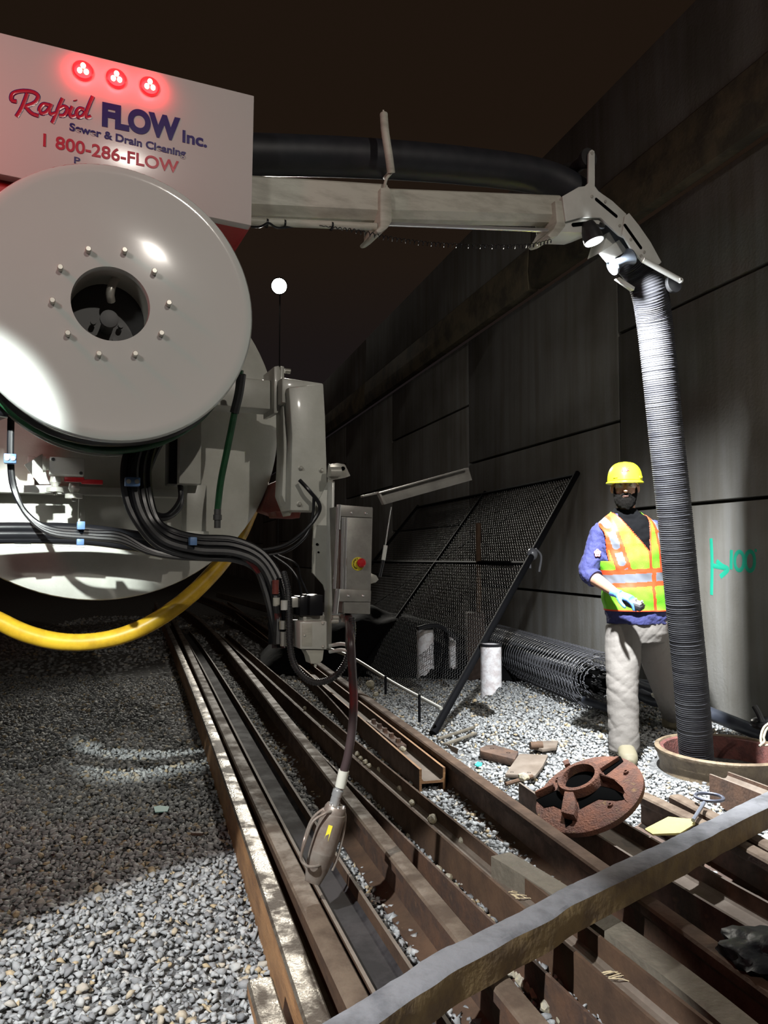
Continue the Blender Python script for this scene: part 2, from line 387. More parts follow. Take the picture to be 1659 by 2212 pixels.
# ------------------------------------------------------------------ rails
def mirror(p): return [(-a, h) for a, h in p][::-1]
HR = .168
UP = [(-.070,0),(.070,0),(.070,.010),(.030,.018),(.010,.030),(.008,.110),(.016,.124),(.034,.130),(.0345,.158),(.028,.166),(.012,.168),(-.012,.168),(-.028,.166),(-.0345,.158),(-.034,.130),(-.016,.124),(-.008,.110),(-.010,.030),(-.030,.018),(-.070,.010)]
UPM = [0,0,2,2,0,0,0,0,1,1,1,1,1,1,0,0,0,0,2,2]   # 0 side, 1 top, 2 foot
def rpath(pts, z, base):
    w = [GZ(x, y, z) for x, y in pts]
    for p in w: p.z = base
    if len(w) < 5: return smooth_path(w, 6)
    ys = np.array([p.y for p in w]); xs = np.array([p.x for p in w]); deg = 3 if len(w) > 8 else 2
    c = np.polyfit(ys, xs, deg, w=1/ys**1.6)
    yy = ys[0]*(ys[-1]/ys[0])**np.linspace(0, 1, 70)
    return [Vector((float(np.polyval(c, y)), float(y), base)) for y in yy]
UPB = [(-.070,0),(.036,0),(.036,.010),(.036,.018),(.036,.030),(.036,.110),(.036,.124)]+UP[7:]
def upright(pts, name='rail', top='railtop', side='rust', foot='rust', base=0.0, sharp=30, boxed=False):
    g = G(); w = rpath(pts, HR+base, base)
    g.sweep(w, UPB if boxed else UP, mats=UPM)
    return g.build(name, [side, top, foot], sharp=sharp)
def hbeam2(pts, width, height, name='steel_beam', th=.012, web=.5, edge='dusty', face='rust2', webm='dusty', base=0.0, refright=False, cut=None):
    w = rpath(pts, height+base, base); h = height; zw = h*web
    pr = [(0,0),(0,h),(-th,h),(-th,zw+.012),(-th-.012,zw),(-width+th+.012,zw),(-width+th,zw+.012),(-width+th,h),(-width,h),(-width,0),(-width+th,0),(-width+th,zw-.014),(-th,zw-.014),(-th,0)]
    if refright: pr = [(a+width, b) for a, b in pr]
    mt = [0,1,0,2,2,2,0,1,0,0,0,0,0,0]
    g = G(); g.sweep(w, pr, mats=mt); return g.build(name, [face, edge, webm], sharp=30)
RG = 'rails and beams stacked beside the truck'
def rt(o, label, cat='rail'): return tag(o, label, cat, RG)
R1 = [(338,1300),(352,1335),(400,1437),(465,1598),(517,1724),(543,1811),(583,1902),(611,1989),(643,2089),(700,2230)]
rt(upright(R1, top='railwet', side='rustor', foot='rustor', boxed=True), 'leftmost long upright rail with wet shiny head, bordering the left gravel')
rt(upright([(562,2112),(577,2165),(596,2225),(615,2280)], top='railwet', side='rustor'), 'short piece of wet rail at the bottom edge, left of the long wet rail')
R2 = [(371,1334),(414,1423),(443,1473),(472,1539),(500,1604),(541,1691),(576,1763),(626,1860),(664,1932),(711,2032),(766,2142),(810,2230)]
rt(upright(R2, top='railtop', side='rust2', foot='plank'), 'second upright rail from the left, its foot coloured pale as if lit')  # pale plank colour on the foot stands in for light falling on it
R4 = [(411,1362),(457,1430),(505,1498),(572,1600),(665,1741),(730,1850),(805,1960),(896,2093),(985,2225)]
rt(hbeam2(R4, .150, .12, name='rail', face='rust2', edge='dusty', webm='darkwet', refright=True, web=.55), 'dark wet rail lying on its side under the spray head')
R5 = [(392,1310),(435,1343),(483,1386),(517,1430),(551,1466),(589,1515),(640,1575),(713,1667),(757,1724),(813,1793),(878,1867),(930,1933),(991,2010),(1074,2104),(1165,2215)]
rt(upright(R5, side='rust', foot='rust2'), 'thick brown upright rail with broad foot, right of the spray head')
R6 = [(560,1500),(652,1589),(739,1670),(870,1800),(1000,1940),(1074,2000),(1133,2067),(1310,2225)]
g = G(); g.sweep(rpath(R6, .12, 0), [(0,0),(0,.12),(-.010,.12),(-.010,.012),(-.07,.010),(-.07,0)]); rt(g.build('steel_angle', 'rust', sharp=30), 'thin dark steel angle between pale gravel strips', 'steel angle')
R7 = [(469,1367),(536,1430),(589,1478),(700,1584),(861,1724),(1000,1840),(1110,1947),(1250,2074),(1398,2194),(1450,2238)]
rt(hbeam2(R7, .135, .13, face='rust2', edge='rust2', webm='dusty', web=.45), 'long beam on its side carrying loose stones and straw in its channel', 'steel beam')
RM = [(480,1334),(560,1372),(640,1440),(700,1500),(758,1560)]
g = G(); g.sweep(rpath(RM, .10, 0), [(0,0),(0,.10),(-.012,.10),(-.012,.0)]); rt(g.build('steel_bar', 'rust2', sharp=30), 'thin bent steel bar between the far beams', 'steel bar')
# plank
g = G(); pw = rpath([(1083,1845),(1220,1932),(1357,2022),(1480,2115),(1610,2222)], .135, .02)
g.sweep(pw, [(-.045,0),(.045,0),(.045,.115),(-.045,.115)][::-1], mats=[1,0,1,1]); o = g.build('timber_plank', ['plank', 'plank'], sharp=30); tag(o, 'pale weathered wooden plank wedged between two brown rails', 'plank')
RS = [(480,1300),(560,1366),(620,1417),(695,1479),(767,1541),(836,1601),(905,1662)]
rs = thing('rail_offcut', 'shorter beam on its side with bolted joint bar, its sawn end facing out', 'steel beam', GZ(880,1660,0), RG)
w_ = rpath(RS, .13, 0)
def hprof(width, h, th, web):
    zw = h*web
    return [(0,0),(0,h),(-th,h),(-th,zw+.012),(-th-.012,zw),(-width+th+.012,zw),(-width+th,zw+.012),(-width+th,h),(-width,h),(-width,0),(-width+th,0),(-width+th,zw-.014),(-th,zw-.014),(-th,0)]
g = G(); g.mi = 1; g.sweep(w_, hprof(.15, .13, .014, .5), mats=[0,1,0,2,2,2,0,1,0,0,0,0,0,0]); g.build('beam_body', ['rust2', 'rustor', 'dusty'], rs, sharp=30)
# joint bar with bolts in its channel
ja = GZ(800,1560,.09); jb = GZ(868,1615,.09); jd = (jb-ja).normalized(); jl = jd.cross(Z)
g = G(); g.box((ja+jb)/2+jl*0-Z*.0, ((jb-ja).length, .065, .03), (jd, jl, Z), .004); jbar = g.build('joint_bar', 'rust', rs)
for t in (.12, .32, .5, .7, .9):
    c = ja.lerp(jb, t)+Z*.012; g = G(); g.lathe(c, Z, [(0,.017),(.026,.017),(.028,.014)], 6); g.build('bolt', 'rust', jbar)
R8 = [(437,1283),(517,1331),(577,1368),(623,1394),(705,1427),(777,1484),(900,1581),(1097,1724),(1289,1867),(1400,1946),(1521,2030),(1659,2124),(1740,2180)]
rt(upright(R8, top='rust2', side='rust', foot='rust2'), 'long upright brown rail crossing under the timber, right of the plank')
R9 = [(1117,1690),(1158,1716),(1284,1798),(1362,1849),(1437,1898),(1511,1943),(1640,2018),(1740,2075)]
rt(hbeam2(R9, .205, .13, face='rust', edge='dusty', webm='dusty', web=.5), 'wide beam on its side running under the rusty manhole cover', 'steel beam')
R11 = [(1388,1712),(1440,1738),(1513,1772),(1590,1812),(1650,1846),(1740,1895)]
rt(upright(R11, top='railtop', side='rust'), 'short upright rail beginning just right of the manhole cover')
R12 = [(1458,1716),(1540,1757),(1600,1790),(1660,1823),(1740,1866)]
rt(upright(R12, top='railtop', side='rust2'), 'short upright rail beneath the round pull hook')
R13 = [(1532,1672),(1590,1694),(1646,1716),(1720,1746)]
rt(hbeam2(R13, .13, .15, face='rust', edge='dusty', webm='dusty', web=.8, base=0), 'short beam with pale edge starting in front of the manhole ring', 'steel beam')
# timber across the rails
g = G(); tw = [GZ(x, y, .265) for x, y in [(690,2252),(760,2205),(830,2160),(900,2115),(960,2075),(1037,2036),(1110,1998),(1174,1966),(1230,1932),(1289,1904),(1403,1850),(1530,1788),(1659,1724),(1760,1675)]]
tw = resample(smooth_path(tw, 6), .02)
rings = []
bm_t = []
for i, p in enumerate(tw):
    t = (tw[min(i+1, len(tw)-1)]-tw[max(i-1, 0)]); t.z = 0; t.normalize(); lat = t.cross(Z)   # towards the camera (right of travel)
    n1 = noise.noise(p*9)*.006; n2 = noise.noise(p*7+Vector((5,0,0)))*.006; n3 = noise.noise(p*30)*.002
    prof = [(-.045+n1, -.088), (-.045+n2, -.004+n3), (-.030, 0+n3), (.0, .001+n1*.5), (.030, n3), (.043+n1, -.006+n2*.4), (.046+n2, -.03), (.044+n3*2, -.06), (.045+n1, -.088)]
    rings.append([Vector((p.x, p.y, .265))+lat*a+Z*h for a, h in prof])
bm = g.bm; vs = [[bm.verts.new(p) for p in r] for r in rings]; n = len(rings[0]); mt = [1,0,0,0,0,1,1,1,1]
for a, b in zip(vs[:-1], vs[1:]):
    for i in range(n):
        j = (i+1) % n; f = bm.faces.new((a[i], a[j], b[j], b[i])); f.material_index = mt[i]
f = bm.faces.new(vs[0]); f.material_index = 1; f = bm.faces.new(vs[-1][::-1]); f.material_index = 1
tag(g.build('timber_beam', ['timber', 'timberside'], sharp=30), 'long rough grey timber laid diagonally across all the rails', 'timber')
# far beam
g = G(); a = GZ(467,1282,.1); b = GZ(590,1316,.1); g.sweep([Vector((a.x,a.y,0)), Vector((b.x,b.y,0))], [(0,0),(0,.14),(-.05,.14),(-.05,0)]); rt(g.build('steel_beam', 'dusty', sharp=30), 'distant short beam below the hanging black cables', 'steel beam')
# loose stones on rails
def rock(g, c, r, seed):
    t = bmesh.new(); bmesh.ops.create_icosphere(t, subdivisions=2, radius=1); rnd = random.Random(seed)
    s3 = (rnd.uniform(.8,1.3), rnd.uniform(.7,1.1), rnd.uniform(.6,.9)); ax = rnd.uniform(0, 6.28); mr = Matrix.Rotation(ax, 3, 'Z') @ Matrix.Rotation(rnd.uniform(-.5,.5), 3, 'X')
    for v in t.verts:
        k = 1+.28*noise.noise(v.co*1.4+Vector((seed*3.1, 0, 0))); v.co = mr @ Vector((v.co.x*s3[0]*k, v.co.y*s3[1]*k, v.co.z*s3[2]*k))*r+c
    g.merge(t)
rocks = [(659,1532,.065,.018,'small stone in the far channel, nearest the white valve box'),(668,1555,.065,.015,'small stone in the channel below the corrugated conduit'),(697,1572,.065,.014,'little stone in the channel left of the dark red hose'),(772,1632,.065,.022,'yellowish stone in the channel right beside the dark red hose'),(779,1640,.065,.014,'small pale chip just right of the dark red hose'),(789,1649,.065,.018,'rounded tan stone in the channel past the dark red hose'),(797,1657,.065,.017,'yellow stone chip in the channel past the dark red hose'),(824,1668,.065,.026,'grey angular stone in the channel left of the sawn beam end'),(866,1708,.065,.022,'cream stone where the channel passes the gravel gap'),(890,1738,.065,.018,'small stone lower down the stony channel'),(934,1775,.065,.024,'yellowish stone on the beam web left of the plank end'),(1000,1820,.065,.02,'tan stone on the web just above the plank start'),(870,1622,.10,.022,'yellow stone lying in the short beam beside its joint bar'),(800,1484,.03,.05,'large pale rock behind the brown rail near the black bent post'),(812,1503,.03,.028,'smaller pale rock next to the large pale one behind the rail'),(1131,1684,.12,.03,'white stone chunk at the start of the wide beam'),(1436,2068,.0,.0,'')]
for i, (x, y, z, r, lb) in enumerate(rocks):
    if not lb: continue
    g = G(); rock(g, GZ(x, y, z)+Z*r*.5, r, i+1); tag(g.build('stone', 'stone2', sharp=25), lb, 'stone', 'loose stones lying on the rails')
# row of bigger yellowish ballast between two rails
k = 0
rnd = random.Random(5)
for t in range(46):
    u = t/45; x = 803+(1065-803)*u; y = 1756+(2010-1756)*u; x += rnd.uniform(-9,9)*(.6+u); y += rnd.uniform(-12,12)
    if 985 < x and y > 2040: continue
    g = G(); rock(g, GZ(x, y, .03), rnd.uniform(.013,.022), 40+t)
    tag(g.build('ballast_stone', 'stone2', sharp=25), 'yellowish ballast stone in the row right of the thick brown rail', 'stone', 'yellowish ballast row')
for t in range(22):
    u = t/21; x = 1098+(1235-1098)*u+rnd.uniform(-10,10); y = 2080+(2210-2080)*u+rnd.uniform(-10,10)
    g = G(); rock(g, GZ(x, y, .03), rnd.uniform(.015,.024), 140+t)
    tag(g.build('ballast_stone', 'stone2', sharp=25), 'big pale ballast stone just below the timber, near the bottom edge', 'stone', 'pale ballast below the timber')
# straw
for k_, (sx_, sy_, lb) in enumerate([(1340,2112,'pale straw tuft on the beam below the timber'),(1125,1938,'straw scraps on the beam web above the timber')]):
    g = G(); rr = random.Random(k_)
    for i in range(9):
        c = GZ(sx_, sy_, .065)+Vector((rr.uniform(-.05,.05), rr.uniform(-.03,.03), .004)); a = rr.uniform(-.9,.4); L_ = rr.uniform(.02,.05)
        d = Vector((math.cos(a), math.sin(a), 0)); g.tube([c-d*L_, c+Z*.008+d.cross(Z)*.005, c+d*L_], .0016, 5)
    tag(g.build('straw', mat('straw%d' % k_, (.55,.45,.28), .8)), lb, 'straw')
# ------------------------------------------------------------------ vacuum truck
tk = thing('vacuum_truck', 'white vacuum truck rear with tank, lettered panel, big hose reel and boom', 'truck', Vector((-1.2, 2.9, 0)))
VP_ = 3.0
# --- tank
tc_, tr_ = fitcircle([(545,727),(579,809),(600,930),(574,1060),(521,1161),(463,1211),(366,1265),(246,1295),(174,1295),(72,1277),(0,1250)], 3.3)
g = G(); g.lathe(tc_, V, [(-.06,.0),(-.058,tr_*.4),(-.045,tr_*.75),(-.02,tr_*.95),(0,tr_-.004),(.012,tr_),(.05,tr_),(.06,tr_-.03),(3.5,tr_-.03)][::1], 96, cap=True)
tank = g.build('tank', 'cream', tk)
# stiffening channel and lower band across the tank
g = G(); tbox(g, -60, 1043, 442, 1076, 3.17, .1); tbox(g, 60, 985, 75, 1050, 3.2, .05); g.build('cross_channel', 'cream', tk)
g = G(); tplate(g, [(85,1046),(52,1004),(92,980),(98,1012),(108,1046)], 3.1, .012); tplate(g, [(48,1048),(112,1048),(112,1064),(48,1064)], 3.1, .01); g.build('bracket', 'white', tk)
g = G(); tbox(g, 170, 1070, 182, 1135, 3.18, .03, .002); g.build('strut', 'cream', tk)
# small gearbox with valves
g = G(); tbox(g, 107, 986, 182, 1027, 3.0, .08, .004); gb = g.build('valve_box', 'white', tk)
g = G(); g.cyl(T(99,1003,3.04), T(107,1003,3.04), .022); g.cyl(T(92,1003,3.04), T(99,1003,3.04), .03); g.build('flange', 'zinc', gb)
for (x, y) in ((115,992),(175,1022)):
    g = G(); g.cyl(T(x,y,2.995), T(x,y,3.005), .006); g.build('screw', 'darkmetal', gb)
for i, (x, y0, y1) in enumerate([(120,1030,1062),(160,1044,1074)]):
    g = G(); g.lathe(T(x,y0,3.02), -Z, [(0,.016),(.02,.02),(.035,.012),(.04,.03),(.055,.03),(.056,.008),(.066,.007)], 20); vv = g.build('valve', 'zinc', tk)
    g = G(); x0, x1 = ((139,182) if i == 0 else (176,222)); g.box((T(x0,1036+i*5,2.98)+T(x1,1036+i*5,2.98))/2, ((T(x1,0,2.98)-T(x0,0,2.98)).dot(U), .012, .018), (U,V,Z), .004); g.build('handle', 'red', vv)
# upright box, post, foot plate
g = G(); tbox(g, 389, 880, 434, 1046, 2.95, .16, .005); g.build('junction_box', 'cream', tk)
g = G(); tbox(g, 404, 1046, 446, 1152, 3.02, .12, .004); tbox(g, 388, 1147, 452, 1158, 2.98, .14, .003); g.build('support_post', 'cream', tk)
for x in (398, 443):
    g = G(); g.cyl(T(x,1158,3.0), T(x,1166,3.0), .012, n=6); g.build('bolt', 'zinc', tk)
g = G(); tbox(g, 366, 925, 389, 1046, 3.0, .1, .004); bb = g.build('indicator_box', 'blackg', tk)
M['amber'] = mat('amber_led', (1,.4,.02), .4, emit=(1,.42,.05), estr=6)
for y in (952, 957, 977, 983):
    g = G(); g.ball(T(386,y,2.998), .004); g.build('indicator_light', 'amber', bb)
# blue clamps
for x0,y0,x1,y1,v in ((8,979,35,1001,2.88),(271,1030,303,1050,2.78),(167,1126,184,1144,2.84),(166,1164,182,1178,2.84),(411,1160,426,1178,2.75)):
    g = G(); tbox(g, x0, y0, x1, y1, v, .04, .003); cl = g.build('pipe_clamp', 'bluecl', tk)
    if x1-x0 > 20:
        for x in (x0+7, x1-7):
            g = G(); g.cyl(T(x,(y0+y1)/2,v-.004), T(x,(y0+y1)/2,v+.004), .008); g.build('screw', 'zinc', cl)
# thick black pipes along the lower tank
g = G()
for y, r in ((1142,.022),(1156,.022),(1166,.016)):
    g.tube(smooth_path([T(-80,y,3.05), T(60,y-1,3.05), T(180,y+2,3.05), T(290,y+16,3.06), T(380,y+30,3.07)], 6), r, 10)
g.build('hydraulic_pipe', 'blackg', tk)
g = G(); tplate(g, [(30,1170),(68,1168),(66,1180),(32,1181)], 3.05, .02); tplate(g, [(96,1172),(186,1176),(184,1183),(108,1178)], 3.05, .02); g.build('pipe_bracket', 'white', tk)
# --- sign panel
g = G(); tplate(g, [(-150,33),(549,207),(543,487),(-150,345)], VP_, .05, .003); pan = g.build('sign_panel', 'panel', tk)
g = G(); tplate(g, [(-150,340),(470,478),(543,489),(530,492),(-150,405)], VP_+.06, .3, .003); g.build('rear_cover', 'redpaint', tk)
def text_obj(s, pl, pr, hpx, m, name, off=0.0, v=VP_-.0015, shear=0.0, depth=.001, parent=pan):
    cu = bpy.data.curves.new(name, 'FONT'); cu.body = s; cu.offset = off; cu.extrude = .02; cu.shear = shear
    o = bpy.data.objects.new('tmp', cu); C.objects.link(o); dg = bpy.context.evaluated_depsgraph_get(); me = bpy.data.meshes.new_from_object(o.evaluated_get(dg)); bpy.data.objects.remove(o)
    xs = [q.co.x for q in me.vertices]; ys = [q.co.y for q in me.vertices]; x0, x1 = min(xs), max(xs)
    A = T(*pl, v); B = T(*pr, v); hh = (T(pl[0], pl[1]-hpx, v)-A).length
    cap = .70
    wid = (B-A).dot(U); sl = (B-A).z/wid
    for q in me.vertices:
        x = (q.co.x-x0)/(x1-x0)*wid; y = q.co.y/cap*hh; z = q.co.z
        q.co = A+U*x+Z*(y+x*sl*1.0)-V*(depth*(z/.02))-root_loc(parent)
    me.name = name; me.materials.append(M[m]); ob = bpy.data.objects.new(name, me); C.objects.link(ob); ob.parent = parent; return ob
text_obj('FLOW', (220,269), (389,303), 47, 'navyink', 'lettering', off=.055)
text_obj('Inc.', (394,306), (447,318), 25, 'navyink', 'lettering', off=.03)
text_obj('Sewer & Drain Cleaning', (150,281), (401,339), 16, 'navyink', 'lettering', off=.03)
text_obj('1 800-286-FLOW', (93,315), (386,374), 27, 'redink', 'lettering', off=.02)
text_obj('P', (160,352), (173,355), 14, 'navyink', 'lettering', off=.01)
# brush script word
def zc(pts): return [(x/2.37, y/2.37) for x, y in pts]
strokes = [[(140,478),(125,520),(108,560),(85,597)], [(85,520),(60,512),(66,480),(110,466),(165,470),(195,492),(178,525),(128,545)], [(130,545),(160,578),(198,594)],
 [(252,538),(222,534),(203,560),(212,580),(235,576),(256,552),(264,532),(252,566),(262,584),(285,580)],
 [(322,503),(305,540),(288,585),(268,630)], [(303,556),(328,545),(346,560),(330,590),(302,592)], [(372,545),(358,580),(366,598),(386,592)], [(384,512),(386,516)],
 [(432,562),(408,556),(392,578),(402,600),(424,594),(440,572)], [(476,493),(458,535),(440,585),(448,602),(468,596)]]
g = G()
for s in strokes:
    g.tube(smooth_path([T(x, y, VP_-.001) for x, y in zc(s)], 5), .0085, 8, flat=(V, .12))
g.build('script_outline', 'navyink', pan)
g = G()
for s in strokes:
    g.tube(smooth_path([T(x, y, VP_-.003) for x, y in zc(s)], 5), .0062, 8, flat=(V, .12))
g.build('script_lettering', 'redink', pan)
# --- three red lamps
M['redglow'] = mat('red_lamp_lens', (.6,.01,.01), .25, emit=(1,.015,.02), estr=1.6)
M['ledcore'] = mat('red_led_core', (1,.6,.4), .3, emit=(1,.30,.16), estr=22)
for (x, y) in ((179,154),(251,171),(323,188)):
    c = T(x, y, VP_)
    g = G(); g.lathe(c, -V, [(0,.037),(.008,.037),(.012,.033),(.013,.0)], 28); lamp = g.build('marker_lamp', 'redglow', tk)
    for a in (90, 210, 330):
        g = G(); g.ball(c-V*.014+U*.013*math.cos(R(a))+Z*.014*math.sin(R(a)), (.0095,.004,.0115), (U,V,Z)); g.build('led', 'ledcore', lamp)
    ld = bpy.data.lights.new('marker_glow', 'AREA'); ld.shape = 'DISK'; ld.size = .06; ld.color = (1,.03,.04); ld.energy = .5
    lo = bpy.data.objects.new('marker_glow', ld); C.objects.link(lo); lo.location = c-V*.03; lo.rotation_euler = (R(90), 0, TH)
# --- hose reel
rc, rr_ = fitcircle([(211,348),(441,447),(519,561),(544,660),(530,770),(463,881),(338,939),(241,956),(120,930),(48,891),(0,850),(0,426)], 2.5)
hub = T(240,656,2.5)
g = G()
hole = .117
n = 96
rings = []
for h, r in [(.03,hole-.002),(0,hole),(0,.5*rr_),(0,rr_-.035),(-.004,rr_-.018),(0,rr_-.006),(.01,rr_),(.022,rr_),(.022,rr_-.03),(.012,.5*rr_),(.03,hole-.002)]:
    off = (hub-rc) if r < .15 else Vector()
    rings.append([rc+off+V*h+U*r*math.cos(2*math.pi*i/n)+Z*r*math.sin(2*math.pi*i/n) for i in range(n)])
g.quadstrip(rings, True, False)
reel = g.build('hose_reel', 'reel', tk)
bolts = [(190,543),(268,545),(332,590),(363,658),(347,723),(291,767),(213,767),(146,723),(113,653),(130,582)]
for (x, y) in bolts:
    c = T(x, y, 2.5); g = G(); g.lathe(c+V*.004, -V, [(0,.010),(.003,.010),(.0032,.0085),(.028,.0085),(.030,.007)], 14); g.build('bolt', 'zinc', reel)
# inside the hub
g = G(); g.lathe(hub+V*.025, V, [(0,.121),(.16,.121)], 40, cap=False); g.build('hub_drum', 'cream', reel)
g = G(); g.lathe(hub+V*.19, V, [(0,.0),(0,.20),(.01,.2),(.01,0)], 40); g.build('hub_back', 'darkmetal', reel)
g = G(); g.tube(smooth_path([T(258,590,2.62), T(243,615,2.6), T(238,635,2.6), T(240,650,2.62)], 6), .014, 10); g.build('hub_pipe', 'zinc', reel)
g = G(); g.lathe(hub+V*.18-Z*.03, -V, [(0,.02),(.1,.02),(.102,.028),(.12,.028),(.122,.015)], 20)
for a in range(5):
    q = hub+V*.17-Z*.035+U*.045*math.cos(a*1.256+.3)+Z*.045*math.sin(a*1.256+.3); g.lathe(q, -V, [(0,.009),(.02,.009)], 8)
g.build('swivel', 'darkmetal', reel)
# hose coils
g = G()
for v, r, a in ((.045,.41,0),(.10,.40,.3),(.155,.415,.6),(.21,.40,1),(.265,.41,1.4),(.31,.385,2)):
    pts = [rc+V*(v+.03*math.sin(t*2*math.pi/60+a)*.3)+U*r*math.cos(t*2*math.pi/60)+Z*(r+.006*math.sin(t*.5+a))*math.sin(t*2*math.pi/60) for t in range(61)]
    g.tube(pts, .027, 10)
g.build('wound_hose', 'black', reel)
g = G()
for v, r in ((.24,.435),(.34,.41)):
    g.tube([rc+V*v+U*r*math.cos(t*2*math.pi/60)+Z*r*math.sin(t*2*math.pi/60) for t in range(61)], .014, 10)
g.build('green_hose', 'green', reel)
g = G(); g.lathe(rc, V, [(.37,.3),(.37,rr_),(.385,rr_),(.385,.3)], 64); g.build('rear_flange', 'cream', reel)
g = G(); g.lathe(rc, V, [(.02,.36),(.37,.36)], 48, cap=False); g.build('drum', 'darkmetal', reel)
g = G(); g.cyl(T(-40,835,2.9), T(-6,905,2.9), .05); g.cyl(T(-60,870,2.85), T(20,885,2.85), .03); g.build('left_hose', 'blackg', tk)
g = G(); g.box(rc+V*.62, (.28, .45, .2), (U,V,Z), .01); g.build('reel_mount', 'cream', tk)
# --- beam and column at right
g = G(); a = T(440,845,2.95); b = T(603,851,2.95)
g.box((a+b)/2+V*.06, ((b-a).length, .13, .118), (U,V,Z), .008); g.build('side_beam', 'cream', tk)
g = G(); tplate(g, [(592,792),(602,790),(606,800),(606,882),(600,892),(592,892)], 2.9, .16); tplate(g, [(606,790),(614,792),(614,885),(606,890)], 2.9, .16); fl = g.build('flange_plate', 'cream', tk)
for (x, y) in ((615,801),(611,880)):
    g = G(); c = T(x, y, 2.9); g.cyl(c, c+U*.022, .010); g.build('bolt', 'zinc', fl)
g = G(); tplate(g, [(609,815),(699,828),(700,870),(609,870)], 2.84, .18, .006); tplate(g, [(623,836),(699,829),(703,900),(709,1104),(627,1103),(631,940)], 2.80, .13, .006); tplate(g, [(611,880),(626,840),(632,1103),(627,1115),(609,1070),(613,985)], 2.86, .1, .004)
col = g.build('column', 'cream', tk)
for (x, y) in ((649,1011),(694,1016),(646,1089)):
    c = T(x, y, 2.8); g = G(); g.lathe(c, -V, [(0,.010),(.003,.010),(.004,.0075),(.012,.0065),(.015,.003)], 14); g.build('bolt', 'zinc', col)
g = G(); tplate(g, [(677,1104),(709,1041),(712,1000),(719,1036),(718,1272),(709,1296),(699,1263),(675,1237),(677,1149)], 2.79, .012, .001); lp = g.build('lower_plate', 'cream', tk)
for (x, y, r) in ((685,1176,.0055),(688,1193,.004)):
    g = G(); g.cyl(T(x,y,2.788), T(x,y,2.792), r); g.build('plate_hole_shade', 'dark', lp)  # black disc on the plate, painting the shade of a hole
g = G(); tplate(g, [(718,1039),(723,1040),(716,1403),(710,1400)], 2.74, .06, .001); g.build('edge_bar', 'white', tk)
# eye hook
g = G(); tplate(g, [(712,1003),(730,1000),(746,1003),(758,1028),(745,1032),(716,1037),(709,1030)], 2.72, .02, .004); g.cyl(T(712,1019,2.7), T(735,1019,2.7), .018); eh = g.build('eye_bracket', 'zinc', tk)
g = G(); g.cyl(T(741,1012,2.716), T(741,1012,2.722), .008); g.build('eye_hole_shade', 'dark', eh)  # black disc painting the shade inside the eye
# red lens block behind column
g = G(); tplate(g, [(565,1104),(586,1045),(620,1030),(652,1050),(650,1112),(600,1116)], 3.25, .1, .006); tplate(g, [(595,1104),(650,1104),(648,1119),(598,1117)], 3.1, .12, .004); g.build('rear_lamp_block', 'pinkplas', tk)
# --- stainless control box
VC = 2.55
g = G(); tplate(g, [(736,1093),(806,1097),(800,1327),(743,1325)], VC, .12, .003); cb = g.build('control_box', 'steel', tk)
g = G(); tplate(g, [(728,1090),(805,1096),(804,1118),(732,1115)], VC-.006, .006, .001); tplate(g, [(726,1272),(802,1276),(801,1300),(727,1299)], VC-.006, .006, .001); g.build('hinge_strap', 'steel', cb)
for (x, y) in ((759,1108),(790,1109),(752,1287),(784,1287)):
    c = T(x, y, VC-.006); g = G(); g.ball(c, (.006,.005,.006), (U,V,Z)); g.build('bolt', 'chrome', cb)
g = G(); g.cyl(T(732,1090,VC), T(730,1144,VC), .0085); g.cyl(T(730,1272,VC), T(724,1326,VC), .0095); g.build('hinge_barrel', 'chrome', cb)
g = G(); g.cyl(T(741,1118,VC), T(738,1290,VC), .006); g.cyl(T(748,1118,VC-.002), T(745,1290,VC-.002), .004); g.cyl(T(729,1144,VC), T(722,1272,VC), .006); g.build('hinge_rod', 'chrome', cb)
c = T(773,1218,VC)
g = G(); g.lathe(c, -V, [(0,.024),(.003,.024),(.0035,0)], 28); es = g.build('emergency_stop', 'yelstick', cb)
g = G(); c2 = T(779,1216,VC-.01); g.lathe(c2, -V, [(-.008,.010),(.002,.010),(.004,.0165),(.012,.0165),(.018,.011),(.019,0)], 24); g.build('stop_button', 'red', es)
for i, ch in enumerate('EMERGENCY'):
    a = R(245-i*18); cu = bpy.data.curves.new('l', 'FONT'); cu.body = ch; cu.size = .0085; cu.offset = .0002; cu.extrude = .0003; cu.align_x = 'CENTER'; o = bpy.data.objects.new('t', cu); C.objects.link(o)
    me = bpy.data.meshes.new_from_object(o.evaluated_get(bpy.context.evaluated_depsgraph_get())); bpy.data.objects.remove(o)
    up = U*math.cos(a)+Z*math.sin(a); rt_ = U*math.sin(a)-Z*math.cos(a)
    for q in me.vertices: q.co = c-V*(.0038+q.co.z)+up*(.0155+q.co.y)+rt_*q.co.x-root_loc(tk)
    me.materials.append(M['blackg']); me.name = 'letter'; ob = bpy.data.objects.new('letter', me); C.objects.link(ob); ob.parent = es
g = G(); tplate(g, [(801,1238),(813,1243),(818,1252),(812,1258),(801,1261)], VC+.02, .004, .001); g.build('lug', 'zinc', cb)
# raised lid channel
g = G(); tplate(g, [(1012,1010),(1020,1037),(830,1090),(818,1064)], VC, .004, .0005); tplate(g, [(1012,1010),(1012,1013),(818,1067),(818,1064)], VC-.025, .028, .0005); tplate(g, [(783,1070),(819,1062),(821,1066),(784,1074)], VC-.01, .02, .0005); tplate(g, [(818,1064),(822,1064),(836,1088),(830,1090)], VC-.02, .024, .0005)
g.build('raised_lid', 'steel', cb)
